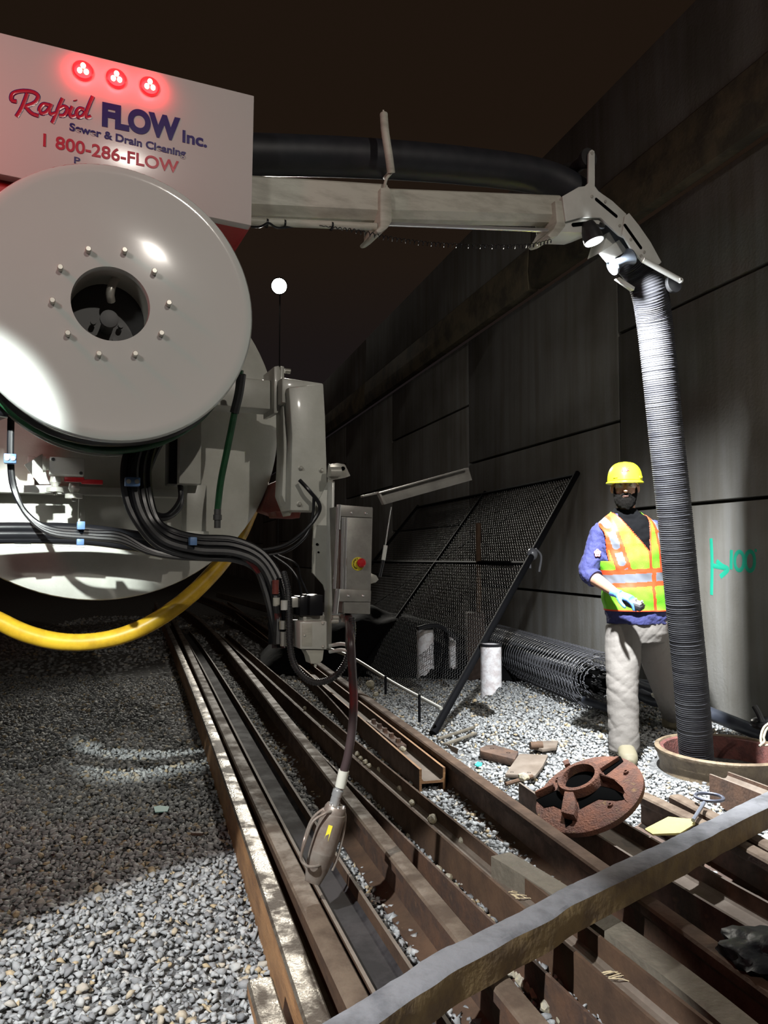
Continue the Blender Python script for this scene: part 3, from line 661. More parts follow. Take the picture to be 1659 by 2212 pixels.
# whip rod
g = G(); g.cyl(T(845,1095,VC+.02), T(832,1180,VC+.02), .0022); rod = g.build('gas_strut', 'chrome', cb)
g = G(); g.cyl(T(833,1178,VC+.02), T(828,1210,VC+.02), .0075); g.build('strut_sleeve', 'white', rod)
g = G(); g.cyl(T(828,1210,VC+.02), T(820,1246,VC+.02), .006); g.build('strut_tube', 'blackg', rod)
g = G()
for x in (742, 753): g.lathe(T(x,1327,VC+.05), -Z, [(0,.013),(.016,.013),(.016,.010),(.028,.010)], 8)
g.build('cable_gland', 'zinc', cb)
# valve blocks
g = G(); tbox(g, 648,1289,667,1330, 2.62,.08,.002); tbox(g, 669,1286,698,1330, 2.60,.1,.003); sv = g.build('solenoid', 'blackg', tk)
g = G(); tbox(g, 631,1291,648,1312,2.64,.05,.002); tbox(g, 655,1330,702,1344,2.63,.07,.002); g.build('solenoid_base', 'zinc', sv)
g = G(); tplate(g, [(648,1343),(706,1342),(706,1403),(648,1402)], 2.58, .1, .003); vb = g.build('valve_block', 'cream', tk)
for (x, y) in ((658,1373),(698,1347),(698,1397)):
    g = G(); g.ball(T(x,y,2.579), (.006,.004,.006), (U,V,Z)); g.build('screw', 'zinc', vb)
g = G(); tplate(g, [(653,1348),(674,1348),(674,1396),(653,1396)], 2.578, .003, .0005); g.build('name_plate', 'dirtycream', vb)
g = G(); tplate(g, [(660,1404),(700,1403),(697,1426),(690,1434),(672,1434),(668,1418)], 2.59, .06, .002); g.cyl(T(681,1434,2.6), T(681,1440,2.6), .005); g.build('plug_connector', 'dirtycream', vb)
g = G()
for y in (1395, 1408): g.tube(smooth_path([T(712,y,2.6), T(735,y-4,2.56), T(750,y-2,2.52), T(762,y,2.5)], 5), .0065, 8)
g.build('cable_guide', 'white', tk)
# lug bolts
g = G()
for (x, y) in ((724,1334),(722,1342)): g.cyl(T(x-8,y,2.6), T(x+8,y,2.6), .008)
g.build('pivot_bolt', 'zinc', tk)
# --- cables
def cable(name, pts, r, m, parent=tk, n=8, per=6, **k):
    g = G(); g.tube(smooth_path([T(x, y, v) for x, y, v in pts], per), r, n); return g.build(name, m, parent, **k)
rnd = random.Random(11)
for i in range(15):
    dx = -26+52*i/14; dy = dx*.55+rnd.uniform(-3,3); dv = rnd.uniform(-.05,.05); e = rnd.uniform(-10,10)
    cable('cable', [(292+dx+28,930,2.9+dv),(296+dx,1000,2.86+dv),(298+dx,1070,2.86+dv),(318+dx*.9,1125,2.84+dv),(360+dx*.6,1165-dy,2.84+dv),(430,1183-dy*1.3,2.82+dv),(505,1188-dy*1.3,2.8+dv),(560+dx*.3,1212-dy,2.78+dv),(590+dx*.7,1262-dy*.5,2.75+dv),(606+dx*.8+e*.3,1330,2.72+dv),(612+dx*.8+e,1392,2.70+dv)], rnd.choice((.010,.012,.014,.015)), 'blackg' if i % 3 else 'black')
for i in range(3):
    cable('cable', [(22+i*2,890,2.93),(21+i*2,1000,2.93),(30+i*2,1060,2.93),(60-i,1112,2.9),(110,1142+i*5,2.88),(200,1150+i*6,2.88),(262,1155+i*7,2.87),(330,1190+i*3,2.85),(420,1206,2.84),(500,1204-i*4,2.8)], .009, 'black' if i else 'blackg')
for i, (x0, x1) in enumerate(((560,598),(572,606),(548,590))):
    cable('cable', [(x0-40,1192,2.8),(x0,1222,2.78),(x1-10,1275,2.76),(x1,1340,2.74),(x1+4,1400,2.72)], .011, 'redrub' if i else 'blackg')
cable('cable', [(388,1046,3.02),(388,1080,3.0),(362,1112,2.96),(330,1105,2.94),(314,1070,2.92)], .009, 'blackg')
cable('cable', [(392,1050,3.02),(390,1095,3.0),(360,1120,2.96),(322,1118,2.94),(300,1085,2.92)], .008, 'black')
cable('cable', [(349,950,2.95),(330,975,2.93),(310,1010,2.91),(300,1060,2.9)], .014, 'blackg')
cable('cable', [(360,940,2.95),(340,970,2.93),(322,1012,2.91),(306,1060,2.9)], .012, 'black')
cable('cable', [(470,1180,2.82),(540,1190,2.8),(610,1180,2.79),(655,1150,2.78),(684,1115,2.77),(690,1090,2.76),(668,1060,2.75),(647,1037,2.77)], .0075, 'blackg')
cable('cable', [(500,1186,2.82),(560,1200,2.8),(620,1190,2.79),(662,1155,2.78),(676,1110,2.77),(678,1075,2.765)], .006, 'blackg')
cable('cable', [(590,1200,2.78),(625,1225,2.76),(645,1255,2.74),(652,1290,2.7)], .005, 'blackg')
cable('cable', [(600,1198,2.78),(640,1218,2.76),(650,1250,2.72),(668,1290,2.68)], .004, 'blackg')
# sleeves and markers on the descending hoses
for (x, y, v, m, h) in ((595,1268,2.7,'pinkplas',.05),(597,1300,2.7,'dirtycream',.03),(614,1307,2.64,'white',.034),(600,1340,2.69,'redrub',.05),(611,1350,2.66,'zinc',.03),(613,1380,2.66,'zinc',.05)):
    g = G(); c = T(x, y, v); g.cyl(c-Z*h/2, c+Z*h/2, .0125); g.build('hose_sleeve', m, tk)
# green hanging hose with fitting
cable('green_supply_hose', [(519,800,2.75),(514,850,2.78),(503,910,2.8),(490,975,2.82),(477,1040,2.84),(470,1100,2.86)], .0125, 'green')
cable('hose_wrap', [(522,808,2.745),(516,850,2.775),(506,892,2.795)], .0165, 'black')
g = G(); g.lathe(T(470,1100,2.86), -Z, [(0,.013),(.02,.013),(.021,.016),(.04,.016),(.041,.012),(.07,.012)], 12); g.build('hose_fitting', 'darkmetal', tk)
# corrugated conduit loop
g = G(); pts = resample(smooth_path([T(x, y, v) for x, y, v in [(612,1235,2.68),(621,1270,2.66),(624,1320,2.64),(626,1390,2.62),(638,1440,2.6),(672,1472,2.57),(712,1468,2.55),(742,1440,2.53),(757,1400,2.51),(762,1365,2.5),(760,1335,2.52)]], 8), .0022)
g.tube(pts, [.0125 if (i//2) % 2 else .0105 for i in range(len(pts))], 10); g.build('corrugated_conduit', 'black', tk)
# --- boom
VB = 3.2
def octo(g, a, b, hw, hh, ch, dz=0):
    d = (b-a).normalized(); up = (Z-d*Z.dot(d)).normalized(); dp = d.cross(up)
    prof = [(-hw,-hh+ch),(-hw+ch,-hh),(hw-ch,-hh),(hw,-hh+ch),(hw,hh-ch*.3),(hw-ch*.3,hh),(-hw+ch*.3,hh),(-hw,hh-ch*.3)]
    g.quadstrip([[p+dp*x+up*z for x, z in prof] for p in (a, b)])
g = G(); octo(g, T(380,424,VB), T(828,447,VB), .07, .080, .035); boom = g.build('boom_outer', 'dirtycream', tk)
g = G(); octo(g, T(826,447,VB), T(1200,458,VB), .058, .066, .03); g.build('boom_inner', 'dirtycream', tk)
g = G(); tplate(g, [(822,405),(840,403),(847,415),(847,478),(838,492),(824,502),(816,503),(812,497),(822,488)], VB-.1, .2, .006); g.build('boom_collar', 'dirtycream', tk)
g = G(); tplate(g, [(1199,433),(1213,432),(1222,441),(1222,488),(1205,510),(1190,514),(1183,508),(1196,494),(1203,480)], VB-.09, .18, .006); g.build('boom_end_collar', 'dirtycream', tk)
g = G(); g.cyl(T(832,484,VB-.06), T(1182,498,VB-.06), .010); g.build('piston_rod', 'chrome', tk)
g = G(); g.cyl(T(540,478,VB-.06), T(812,490,VB-.06), .017); cyl_ = g.build('hydraulic_cylinder', 'dirtycream', tk)
for x in (576,614,716):
    g = G(); c = T(x,482+(x-576)*.045,VB-.06); g.lathe(c-U*.004, U, [(0,.020),(.008,.020)], 16); g.build('cylinder_band', 'blackg', cyl_)
cable('boom_cable', [(520,489,3.15),(560,490,3.12),(580,482,3.1),(600,492,3.12),(640,489,3.15),(700,490,3.15)], .005, 'blackg')
# coiled wire under the boom
pts = smooth_path([T(x, y, 3.12) for x, y in [(690,487),(760,498),(840,515),(920,526),(1000,531),(1090,533),(1150,530),(1192,520)]], 30)
pts = resample(pts, .0022); hx = []
for i, p in enumerate(pts):
    a = i*.62; k = min(1, i/90); hx.append(p+Z*.010*k*math.sin(a)+V*.010*k*math.cos(a))
g = G(); g.tube(hx, .0022, 4); g.build('coiled_cable', 'blackg', tk)
# hose guide finger
g = G(); g.tube(smooth_path([T(829,247,3.08), T(832,285,3.06), T(839,330,3.06), T(845,374,3.08)], 6), .0185, 12); g.tube(smooth_path([T(845,374,3.08), T(836,384,3.09), T(832,396,3.1), T(830,412,3.12)], 5), .007, 8); g.cyl(T(829,247,3.08), T(828,238,3.08), .004)
g.tube(smooth_path([T(840,376,3.1), T(832,384,3.2), T(832,384,3.3)], 4), .009, 8); g.build('hose_guide', 'dirtycream', tk)
# head plates
VH = 3.10
g = G()
p1 = [(1215,424),(1250,404),(1264,402),(1271,395),(1272,332),(1275,325),(1279,323),(1284,326),(1285,333),(1285,402),(1293,413),(1323,434),(1353,462),(1352,470),(1360,510),(1353,515),(1338,508),(1312,484),(1298,470),(1257,469),(1222,478)]
tplate(g, p1, VH, .012, .001); g.mi = 0
tplate(g, [(1215,424),(1250,404),(1257,469),(1222,478)], VH+.012, .18, .004)
tplate(g, p1, VH+.20, .012, .001)
hd = g.build('head_plate', 'white', tk)
g = G(); tplate(g, [(1209,490),(1222,478),(1257,469),(1300,469),(1312,484),(1278,498),(1262,503),(1210,501)], VH+.02, .17, .003); g.build('head_underside', 'white', tk)
g = G()
tplate(g, [(1350,467),(1359,460),(1380,486),(1405,522),(1429,566),(1424,571),(1388,565),(1362,534),(1345,505)], VH-.012, .012, .001); hd2 = g.build('hinged_plate', 'white', tk); g = G(); tplate(g, [(1350,467),(1359,460),(1380,486),(1405,522),(1429,566),(1424,571),(1388,565),(1362,534),(1345,505)], VH+.212, .012, .001); g.build('hinged_plate', 'white', tk)
def slot_shade(a, b, wpx, v, parent):
    g = G(); A = T(*a, v); B = T(*b, v); d = (B-A).normalized(); q = d.cross(V); w2 = wpx/1661*3.9
    pts = [A+(q*math.cos(t)+(-d)*math.sin(t))*w2 for t in np.linspace(0, math.pi, 7)]+[B+(-q*math.cos(t)+d*math.sin(t))*w2 for t in np.linspace(0, math.pi, 7)]
    g.prism([p-V*.0012 for p in pts], V*.002); g.build('slot_shade', 'dark', parent)  # no cut-out: a thin black plate paints the shade of the slot
slot_shade((1288,431), (1331,467), 4, VH, hd); slot_shade((1350,487), (1384,535), 4, VH-.012, hd2)
slot_shade((1238,486), (1272,482), 4.5, VH+.02, hd)
for (x, y, v, pr) in ((1278,425,VH,hd),(1307,436,VH,hd),(1338,488,VH,hd),(1278,331,VH,hd),(1362,518,VH-.012,hd2),(1384,553,VH-.012,hd2),(1391,545,VH-.012,hd2)):
    g = G(); c = T(x, y, v); g.lathe(c, -V, [(0,.0085),(.006,.0085),(.007,.004)], 6); g.build('bolt', 'zinc', pr)
# rollers
for (x, y) in ((1273,340),(1458,611)):
    g = G(); c = T(x, y, VH+.02); g.lathe(c, V, [(0,.0),(0,.05),(.02,.052),(.06,.034),(.13,.034),(.17,.052),(.19,.05),(.19,0)], 24); g.build('hose_roller', 'black', tk)
g = G(); a = T(1388,561,VH-.01); b = T(1470,606,VH-.01); g.cyl(a, b, .015, n=10); g.ball(b, .016); arm = g.build('roller_arm', 'white', tk); g = G(); g.cyl(T(1388,561,VH+.21), T(1470,606,VH+.21), .015, n=10); g.build('roller_arm', 'white', tk)
g = G(); c = T(1470,604,VH-.026); g.lathe(c, -V, [(0,.008),(.005,.008)], 8); g.build('bolt', 'zinc', arm)
g = G(); a = T(1322,577,VH+.05); b = T(1364,553,VH+.02); g.lathe(a, b-a, [(0,.0),(0,.045),(.01,.046),(.035,.03),((b-a).length*.55,.024),((b-a).length-.03,.032),((b-a).length-.006,.046),((b-a).length,.044),((b-a).length,0)], 28); g.build('spool_roller', mat('grey_roller', (.06,.07,.085), .3), tk)
g = G(); tplate(g, [(1296,546),(1346,512),(1366,535),(1314,566)], VH+.05, .015, .002); tplate(g, [(1312,503),(1345,487),(1358,500),(1366,533),(1346,513),(1300,544)], VH+.065, .12, .003); g.build('roller_bracket', 'white', tk)
g = G(); tplate(g, [(1334,601),(1338,598),(1372,620),(1370,627)], VH+.1, .03, .002); g.build('lower_guard', 'white', tk)
# work lamp
LC = T(1284,524,VH-.01)
LD = Vector((.30, -.08, -1)).normalized()     # where it shines
M['lampglow'] = mat('work_lamp_lens', (1,1,1), .3, emit=(.93,.97,1), estr=30)
g = G(); g.lathe(LC-LD*.11, LD, [(0,.02),(.0,.032),(.03,.042),(.07,.05),(.105,.052),(.105,.047),(.098,.046)], 32, cap=False); wl = g.build('work_lamp', 'black', tk)
g = G(); g.lathe(LC-LD*.006, LD, [(0,.0),(0,.047),(.004,.046),(.005,0)], 32); g.build('lamp_lens', 'lampglow', wl)
g = G(); g.tube(smooth_path([T(1288,480,VH+.05), T(1302,490,VH), LC-LD*.10], 4), .012, 8); g.build('lamp_mount', 'black', wl)
# chassis hidden behind the tank, outside the frame to the left
g = G(); c = tc_+V*1.6; g.box(Vector((c.x, c.y, 1.35))-U*.5, (.9, 2.6, .2), (U,V,Z), .01); g.build('chassis', 'darkmetal', tk)
g = G(); wc = tc_+V*1.4-U*1.35; wc.z = .5; g.lathe(wc-U*.15, U, [(0,.2),(0,.5),(.3,.5),(.3,.2)], 40); g.build('wheel', 'black', tk)
# ------------------------------------------------------------------ hoses of their own
def hose_mesh(pts, r, step, amp, n, name, m):
    g = G(); pts = resample(smooth_path(pts, 10), step)
    rr = [r+amp*(1, .3, -1, .3)[i % 4]+amp*.8*noise.noise(Vector((i*.21, 0, 3))) for i in range(len(pts))]
    g.tube(pts, rr, n); return g, name, m
sh = thing('suction_hose', 'thick black ribbed suction hose running along the boom and down into the manhole', 'hose', GZ(1500,1640,0))
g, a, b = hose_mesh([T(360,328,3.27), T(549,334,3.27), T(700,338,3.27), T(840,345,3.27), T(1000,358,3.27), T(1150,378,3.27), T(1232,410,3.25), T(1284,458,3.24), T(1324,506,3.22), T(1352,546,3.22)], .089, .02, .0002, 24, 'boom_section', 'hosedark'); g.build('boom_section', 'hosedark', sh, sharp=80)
top = T(1352,546,3.22)
HP = [top, T(1384,585,3.235), P(1403,632,4.20), P(1414,700,4.28), P(1427,820,4.34), P(1441,960,4.40), P(1458,1120,4.45), P(1474,1290,4.51), P(1490,1450,4.56), P(1502,1600,4.61), P(1506,1660,4.64), P(1508,1700,4.66)]
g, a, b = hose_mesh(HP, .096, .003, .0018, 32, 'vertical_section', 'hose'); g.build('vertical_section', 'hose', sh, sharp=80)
# yellow hose loop
g = G(); g.tube(smooth_path([T(x, y, 3.45) for x, y in [(-140,1250),(-60,1312),(0,1343),(60,1370),(130,1386),(200,1386),(270,1371),(340,1338),(410,1287),(465,1232),(495,1192),(520,1150),(545,1090),(560,1040)]], 8), .036, 14)
tag(g.build('yellow_hose', 'yellow'), 'thick yellow hose sagging in a loop beneath the tank', 'hose')
# jetting hose with spray head
jn = thing('jetting_hose', 'dark red-black hose hanging from the control box with metal spray head', 'hose', P(685,1912,2.6))
DJ = 2.62
def J(x, y, d=DJ): return P(x, y, d)
g = G(); g.tube(smooth_path([T(752,1330,2.6), J(757,1380), J(761,1450), J(764,1510), J(761,1570), J(752,1630), J(743,1665)], 8), .0148, 12); g.build('hose_tube', 'redrub', jn)
g = G(); g.tube([T(752,1330,2.6), J(752,1400)], .010, 8); g.build('hose_strap', 'black', jn)
ax = (J(683,1890)-J(731,1735)).normalized()
g = G(); a = J(743,1664); b = J(735,1700); g.cyl(a, b, .018, n=16); g.build('ferrule', 'dirtycream', jn)
g = G(); a = J(733,1700); g.lathe(a, ax, [(0,.012),(.01,.012),(.01,.018),(.03,.018),(.031,.0165),(.062,.0165),(.063,.018),(.075,.018)], 20); g.build('coupling', 'chrome', jn)
a = J(726,1742)
g = G(); g.lathe(a, ax, [(-.004,.0),(-.004,.032),(.006,.037),(.018,.037),(.02,.040),(.03,.042),(.11,.044),(.15,.044)], 28); M['wornst'] = mat('worn_handle', (.27,.235,.20), .4, .35, col2=(.20,.15,.12), scale=14); body = g.build('spray_head', 'wornst', jn)
sd = ax.cross(Vector((0,1,0))).normalized(); fw = ax.cross(sd).normalized()
rings = []
for t, w1, w2, sft in ((.15,.044,.044,0),(.175,.043,.038,.003),(.215,.038,.024,.006),(.262,.026,.007,.010)):
    rings.append([a+ax*t+sd*(w1*math.cos(k*2*math.pi/20))+fw*(w2*math.sin(k*2*math.pi/20)) for k in range(20)])
g = G(); g.quadstrip(rings); g.build('spray_tip', 'wornst', body)
g = G(); g.box(a+ax*.085-fw*.042*(1 if fw.y > 0 else -1)+sd*-.0, (.07, .014, .002), (ax, sd, fw)); g.build('sticker', 'yelstick', body)
g = G(); g.tube(smooth_path([J(718,1752,DJ-.03), J(700,1758,DJ-.05), J(676,1775,DJ-.06), J(662,1810,DJ-.06), J(650,1852,DJ-.06), J(662,1870,DJ-.06), J(680,1872,DJ-.05), J(692,1868,DJ-.03)], 6), .0048, 8); g.build('handle', 'wornst', body)
g = G(); g.tube(smooth_path([J(716,1744,DJ+.01), J(698,1748,DJ), J(674,1770,DJ), J(658,1812,DJ), J(650,1852,DJ-.06)], 6), .0048, 8); g.build('handle', 'wornst', body)
g = G(); g.tube(smooth_path([J(738,1746), J(746,1762), J(742,1800), J(730,1850), J(718,1880)], 6), .0045, 8); g.build('guard_rod', 'wornst', body)
for k in range(5):
    g = G(); an = k*1.256; g.lathe(a-ax*.004+sd*.025*math.cos(an)+fw*.025*math.sin(an), -ax, [(0,.004),(.006,.004)], 6); g.build('bolt', 'chrome', body)
# ------------------------------------------------------------------ manhole ring and cover
g = G(); c = Vector((MANHOLE.x, MANHOLE.y, 0)); rO = .385
g.lathe(c, Z, [(-.05,rO-.02),(.02,rO-.03),(.085,rO-.012),(.10,rO),(.125,rO+.002),(.132,rO-.008),(.132,rO-.026),(.122,rO-.030)], 96, cap=False)
mh = g.build('manhole_ring', 'ring', None, sharp=40); tag(mh, 'rusty round manhole ring with the suction hose standing in it', 'manhole ring')
def rel(o, child):  # child built in world space under a mesh root
    pass
g = G(); g.lathe(c, Z, [(.122,rO-.030),(.116,rO-.052),(.095,rO-.054),(.06,rO-.060),(-.05,rO-.062)], 96, cap=False)
g.build('inner_wall', 'ringin', mh)
g = G(); g.lathe(c, Z, [(-.045,0),(-.044,rO-.055),(-.05,rO-.05)], 64); g.build('shaft_shade', 'dark', mh)  # black disc at ground level painting the darkness of the shaft
# rope on the rim
g = G(); g.tube(smooth_path([P(1660,1563,4.62), P(1650,1572,4.6), P(1644,1590,4.58), P(1645,1606,4.56), P(1652,1610,4.56), P(1668,1608,4.55)], 6), .007, 8); g.tube(smooth_path([P(1668,1566,4.62), P(1656,1575,4.6), P(1650,1592,4.57), P(1651,1602,4.56), P(1640,1612,4.55)], 6), .007, 8)
tag(g.build('rope', 'rope'), 'pale rope looped over the right of the manhole ring', 'rope')
# cover
cc = P(1276,1716,3.38); e1 = (P(1392,1668,4.0)-P(1160,1764,3.72)).normalized()
# plane: leaning towards the camera
nrm = Vector((-.50, -.27, 1)).normalized(); e1 = (Vector((1,0,0))-nrm*nrm.x).normalized(); e2 = nrm.cross(e1)
cover_pts = [(1158,1727),(1202,1672),(1260,1640),(1330,1631),(1372,1652),(1391,1690),(1383,1712),(1340,1760),(1290,1790),(1240,1800)]
# find centre depth/radius: sample rim points on the leaning plane and fit a circle
def onplane(px, py, c0, n_): r = ray(px, py); return CAM+r*((c0-CAM).dot(n_)/r.dot(n_))
A = []; B = []
for px, py in cover_pts:
    w_ = onplane(px, py, cc, nrm)-cc; A.append((2*w_.dot(e1), 2*w_.dot(e2), 1)); B.append(w_.dot(e1)**2+w_.dot(e2)**2)
s_ = np.linalg.lstsq(np.array(A), np.array(B), rcond=None)[0]; CR = math.sqrt(s_[2]+s_[0]**2+s_[1]**2); ccen = cc+e1*s_[0]+e2*s_[1]
print('cover radius', CR, ccen)
def CP(px, py, h=0): return onplane(px, py, ccen+nrm*h, nrm)
cv = thing('manhole_cover', 'rusty cast iron manhole cover lying upside down across the rails', 'manhole cover', Vector((ccen.x, ccen.y, .17)))
g = G(); TK = .03
g.lathe(ccen, nrm, [(-TK,0),(-TK,CR-.004),(-TK+.006,CR),(-.004,CR),(0,CR-.006),(0,0)], 72); g.build('disc', 'cast', cv)
hc = CP(1252,1683,.02); 
g = G(); g.lathe(hc-nrm*.03, nrm, [(0,.105),(.045,.10),(.05,.096),(.05,.078),(.04,.074),(.0,.072)], 40, cap=False); g.build('hub_ring', 'cast', cv)
g = G(); g.lathe(hc-nrm*.018, nrm, [(0,0),(.001,.074),(0,.074)], 30); g.build('hub_recess_shade', 'dark', cv)  # black disc inside the hub ring, shade put in as colour
def wedge(pts, name, m, h0, h1):
    g = G(); g.prism([CP(x, y, h0) for x, y in pts], nrm*(h1-h0), .003); g.build(name, m, cv)
wedge([(1227,1718),(1243,1716),(1250,1748),(1247,1775),(1232,1772),(1218,1768),(1222,1742)], 'rib', 'cast', 0, .035)
wedge([(1300,1682),(1335,1698),(1350,1712),(1343,1703),(1318,1690),(1290,1686)], 'rib', 'cast', 0, .035)
wedge([(1200,1706),(1160,1724),(1163,1719),(1200,1700)], 'rib', 'cast', 0, .03)
wedge([(1284,1663),(1335,1640),(1340,1642),(1300,1668)], 'rib', 'cast', 0, .02)
def pocket_shade(pts):
    wedge(pts, 'pocket_shade', 'dark', 0, .0015)  # flat black wedge on the disc, painting the shade of a deep pocket
pocket_shade([(1158,1729),(1202,1708),(1229,1719),(1221,1752),(1205,1745),(1196,1741),(1176,1745)])
pocket_shade([(1245,1718),(1285,1697),(1320,1703),(1345,1715),(1349,1727),(1332,1730),(1293,1727),(1253,1748)])
pocket_shade([(1297,1658),(1340,1634),(1347,1645),(1308,1675)])
pocket_shade([(1219,1765),(1237,1767),(1236,1778),(1222,1788)])
wedge([(1220,1655),(1232,1650),(1236,1660),(1224,1664)], 'lug', 'cast', 0, .03)
for (x, y) in ((1206,1685),(1353,1669),(1319,1740)):
    g = G(); q = CP(x, y, 0); g.lathe(q-nrm*.001, nrm, [(0,.012),(.010,.011),(.011,.006),(.002,.005)], 14); g.build('boss', 'cast', cv)
# ------------------------------------------------------------------ debris
def flatplate(pts, z, th, name, m, label, cat, group=None, holes=()):
    g = G(); g.prism([GZ(x, y, z) for x, y in pts], Vector((0,0,-th)), .002); o = g.build(name, m)
    tag(o, label, cat, group)
    for (x, y, r) in holes:
        g = G(); q = GZ(x, y, z); g.lathe(q-Z*.001, Z, [(0,0),(.0015,r),(0,r)], 14); h = g.build('hole', 'dark', o)  # black disc laid on the plate as the shade of a hole
    return o
# children of mesh roots need the root location removed (root_loc handles it)
flatplate([(1036,1616),(1052,1609),(1068,1609),(1120,1623),(1112,1640),(1038,1622)], .05, .045, 'splice_bar', 'rust', 'dark rusty splice bar with two holes lying on the gravel', 'splice bar', holes=((1063,1617,.013),(1098,1626,.013)))
flatplate([(1091,1672),(1122,1628),(1184,1630),(1172,1655),(1156,1675)], .05, .02, 'tie_plate', 'dusty', 'tan steel tie plate beside the splice bar', 'tie plate', holes=((1106,1668,.010),(1143,1669,.010)))
flatplate([(1150,1612),(1160,1600),(1206,1600),(1202,1614),(1172,1618)], .04, .02, 'tie_plate', 'dusty', 'smaller tan tie plate half buried behind the larger plate', 'tie plate')
g = G(); c = GZ(1162,1611,.05); g.lathe(c-Vector((.05,0,.0)), Vector((1,.1,0)), [(0,.0),(0,.026),(.08,.026),(.08,0)], 16); tag(g.build('metal_cylinder', 'rust2'), 'small rusty cylinder lying by the smaller tie plate', 'metal piece')
for a, b, lb in (((947,1596),(1024,1571),'upper of two pale rods lying on the dark gravel'),((961,1608),(1028,1584),'lower of two pale rods lying on the dark gravel')):
    g = G(); A_ = GZ(*a, .03); B_ = GZ(*b, .03); d = (B_-A_).normalized(); g.box((A_+B_)/2, ((B_-A_).length, .022, .015), (d, d.cross(Z), Z), .002); tag(g.build('wooden_stick', 'plank'), lb, 'stick', 'pale rods on the gravel')
g = G(); g.tube([GZ(1092,1694,.03), GZ(1150,1677,.05)], .012, 8); tag(g.build('bent_rod', 'rust2'), 'short rusty rod lying under the edge of the tie plate', 'rod')
g = G(); g.prism([GZ(x, y, .03) for x, y in [(1025,1652),(1032,1645),(1042,1648),(1040,1653),(1030,1654)]], Vector((0,0,-.006))); tag(g.build('plastic_scrap', 'teal'), 'small bright teal plastic scrap on the gravel', 'litter')
g = G(); g.prism([GZ(x, y, .03) for x, y in [(332,1742),(345,1740),(366,1742),(362,1752),(335,1754)]], Vector((0,0,-.004))); tag(g.build('plastic_scrap', mat('pale_teal', (.22,.42,.38), .6)), 'faded pale green scrap on the left gravel', 'litter')
g = G(); g.box(GZ(426,1801,.03), (.055,.02,.012), (Vector((1,-.1,0)).normalized(), Vector((.1,1,0)).normalized(), Z), .002); tag(g.build('wood_chip', 'rust'), 'dark brown wood chip on the left gravel', 'wood chip')
g = G(); g.prism([P(x, y, 3.9) for x, y in [(962,1606),(990,1618),(988,1630),(975,1622)]], Vector((0,.01,0))); tag(g.build('metal_scrap', 'dusty'), 'small bent metal scrap behind the long rail', 'scrap')
# pull hook with ring handle
pk = thing('lifting_hook', 'round-handled steel lifting hook lying on the rails', 'hook', GZ(1530,1725,.17))
c = GZ(1532,1722,.20); g = G(); q1 = Vector((1,0,0)); q2 = Vector((0,1,0)); g.tube([c+(q1*math.cos(t*math.pi/16)*.060+q2*math.sin(t*math.pi/16)*.058)+Z*.0 for t in range(33)], .0075, 10); g.build('ring_handle', mat('hook_steel', (.12,.13,.17), .35, .6), pk)
g = G(); g.tube([GZ(1521,1734,.20), GZ(1497,1772,.19)], .008, 10); g.build('shank', mat('shank_steel', (.24,.26,.32), .35, .6), pk)
g = G(); g.prism([GZ(x, y, .175) for x, y in [(1392,1788),(1443,1765),(1500,1770),(1502,1778),(1470,1800),(1410,1802)]], Vector((0,0,-.008)), .002); tag(g.build('yellow_bag', 'cardy', disp=lambda c: Z*.008*noise.noise(c*25)), 'crumpled pale yellow sheet on the rails beneath the lifting hook', 'sheet')
# black plastic bottom right
g = G(); c = P(1650,2065,2.5)
t = bmesh.new(); bmesh.ops.create_icosphere(t, subdivisions=4, radius=1)
c0 = GZ(1668,2065,.17)
for v in t.verts:
    k = 1+.35*noise.noise(v.co*1.8)+.15*noise.noise(v.co*5); v.co = Vector((v.co.x*.13*k, v.co.y*.13*k, max(v.co.z*.055*k, -.02)))+c0
g.merge(t); tag(g.build('plastic_bag', 'plastic', sharp=60), 'crumpled black plastic bag on the rails at the right edge', 'bag')
# ------------------------------------------------------------------ pipes at the wall foot
def wallpipe(pts, r, name, m, label, cat='pipe', group=None):
    g = G(); g.tube(smooth_path(pts, 6), r, 14); tag(g.build(name, m), label, cat, group)
wallpipe([P(1300,1452,6.6), P(1400,1490,6.1), P(1530,1540,5.6), P(1659,1592,5.2), P(1760,1632,4.9)], .048, 'conduit_pipe', 'conduit', 'thick black conduit pipe along the wall foot, right of the man', group='black pipes along the wall foot')
wallpipe([P(1325,1478,6.7), P(1400,1487,6.5), P(1450,1498,6.3)], .07, 'conduit_pipe', 'conduit', 'fatter black pipe behind the man against the wall', group='black pipes along the wall foot')
wallpipe([P(1260,1512,6.2), P(1310,1530,6.05), P(1345,1545,5.95)], .03, 'conduit_pipe', 'conduit', 'thin black pipe emerging under the chain link roll', group='black pipes along the wall foot')
wallpipe([P(1383,1500,5.9), P(1410,1512,5.8), P(1437,1518,5.75)], .045, 'conduit_pipe', 'conduit', 'short black pipe end just right of the man\'s leg', group='black pipes along the wall foot')
g = G(); c = P(1418,1505,5.7); g.lathe(c, Vector((.1,-.3,1)), [(0,0),(0,.035),(.012,.04),(.018,.03),(.02,0)], 20); g.tube([P(1429,1499,5.68)+Vector((.022*math.cos(a/6*math.pi),0,.025*math.sin(a/6*math.pi))) for a in range(13)], .005, 6); tag(g.build('pipe_cap', 'dirtycream'), 'small pale cap with ring on the black pipe behind the man', 'cap')
g = G(); bc = P(1650,1563,4.95); g.ball(bc, (.09,.07,.045)); g.tube(smooth_path([P(1630,1526,4.95), P(1638,1540,4.93), P(1648,1562,4.9)], 5), [.018,.02,.022,.022,.022,.022,.022,.022,.022,.022,.02][:11] if False else .02, 10, flat=(Vector((0,1,0)), .4)); tag(g.build('rubber_boot_cap', 'blackg'), 'black rubber end piece with upright tongue by the wall pipe', 'pipe fitting')
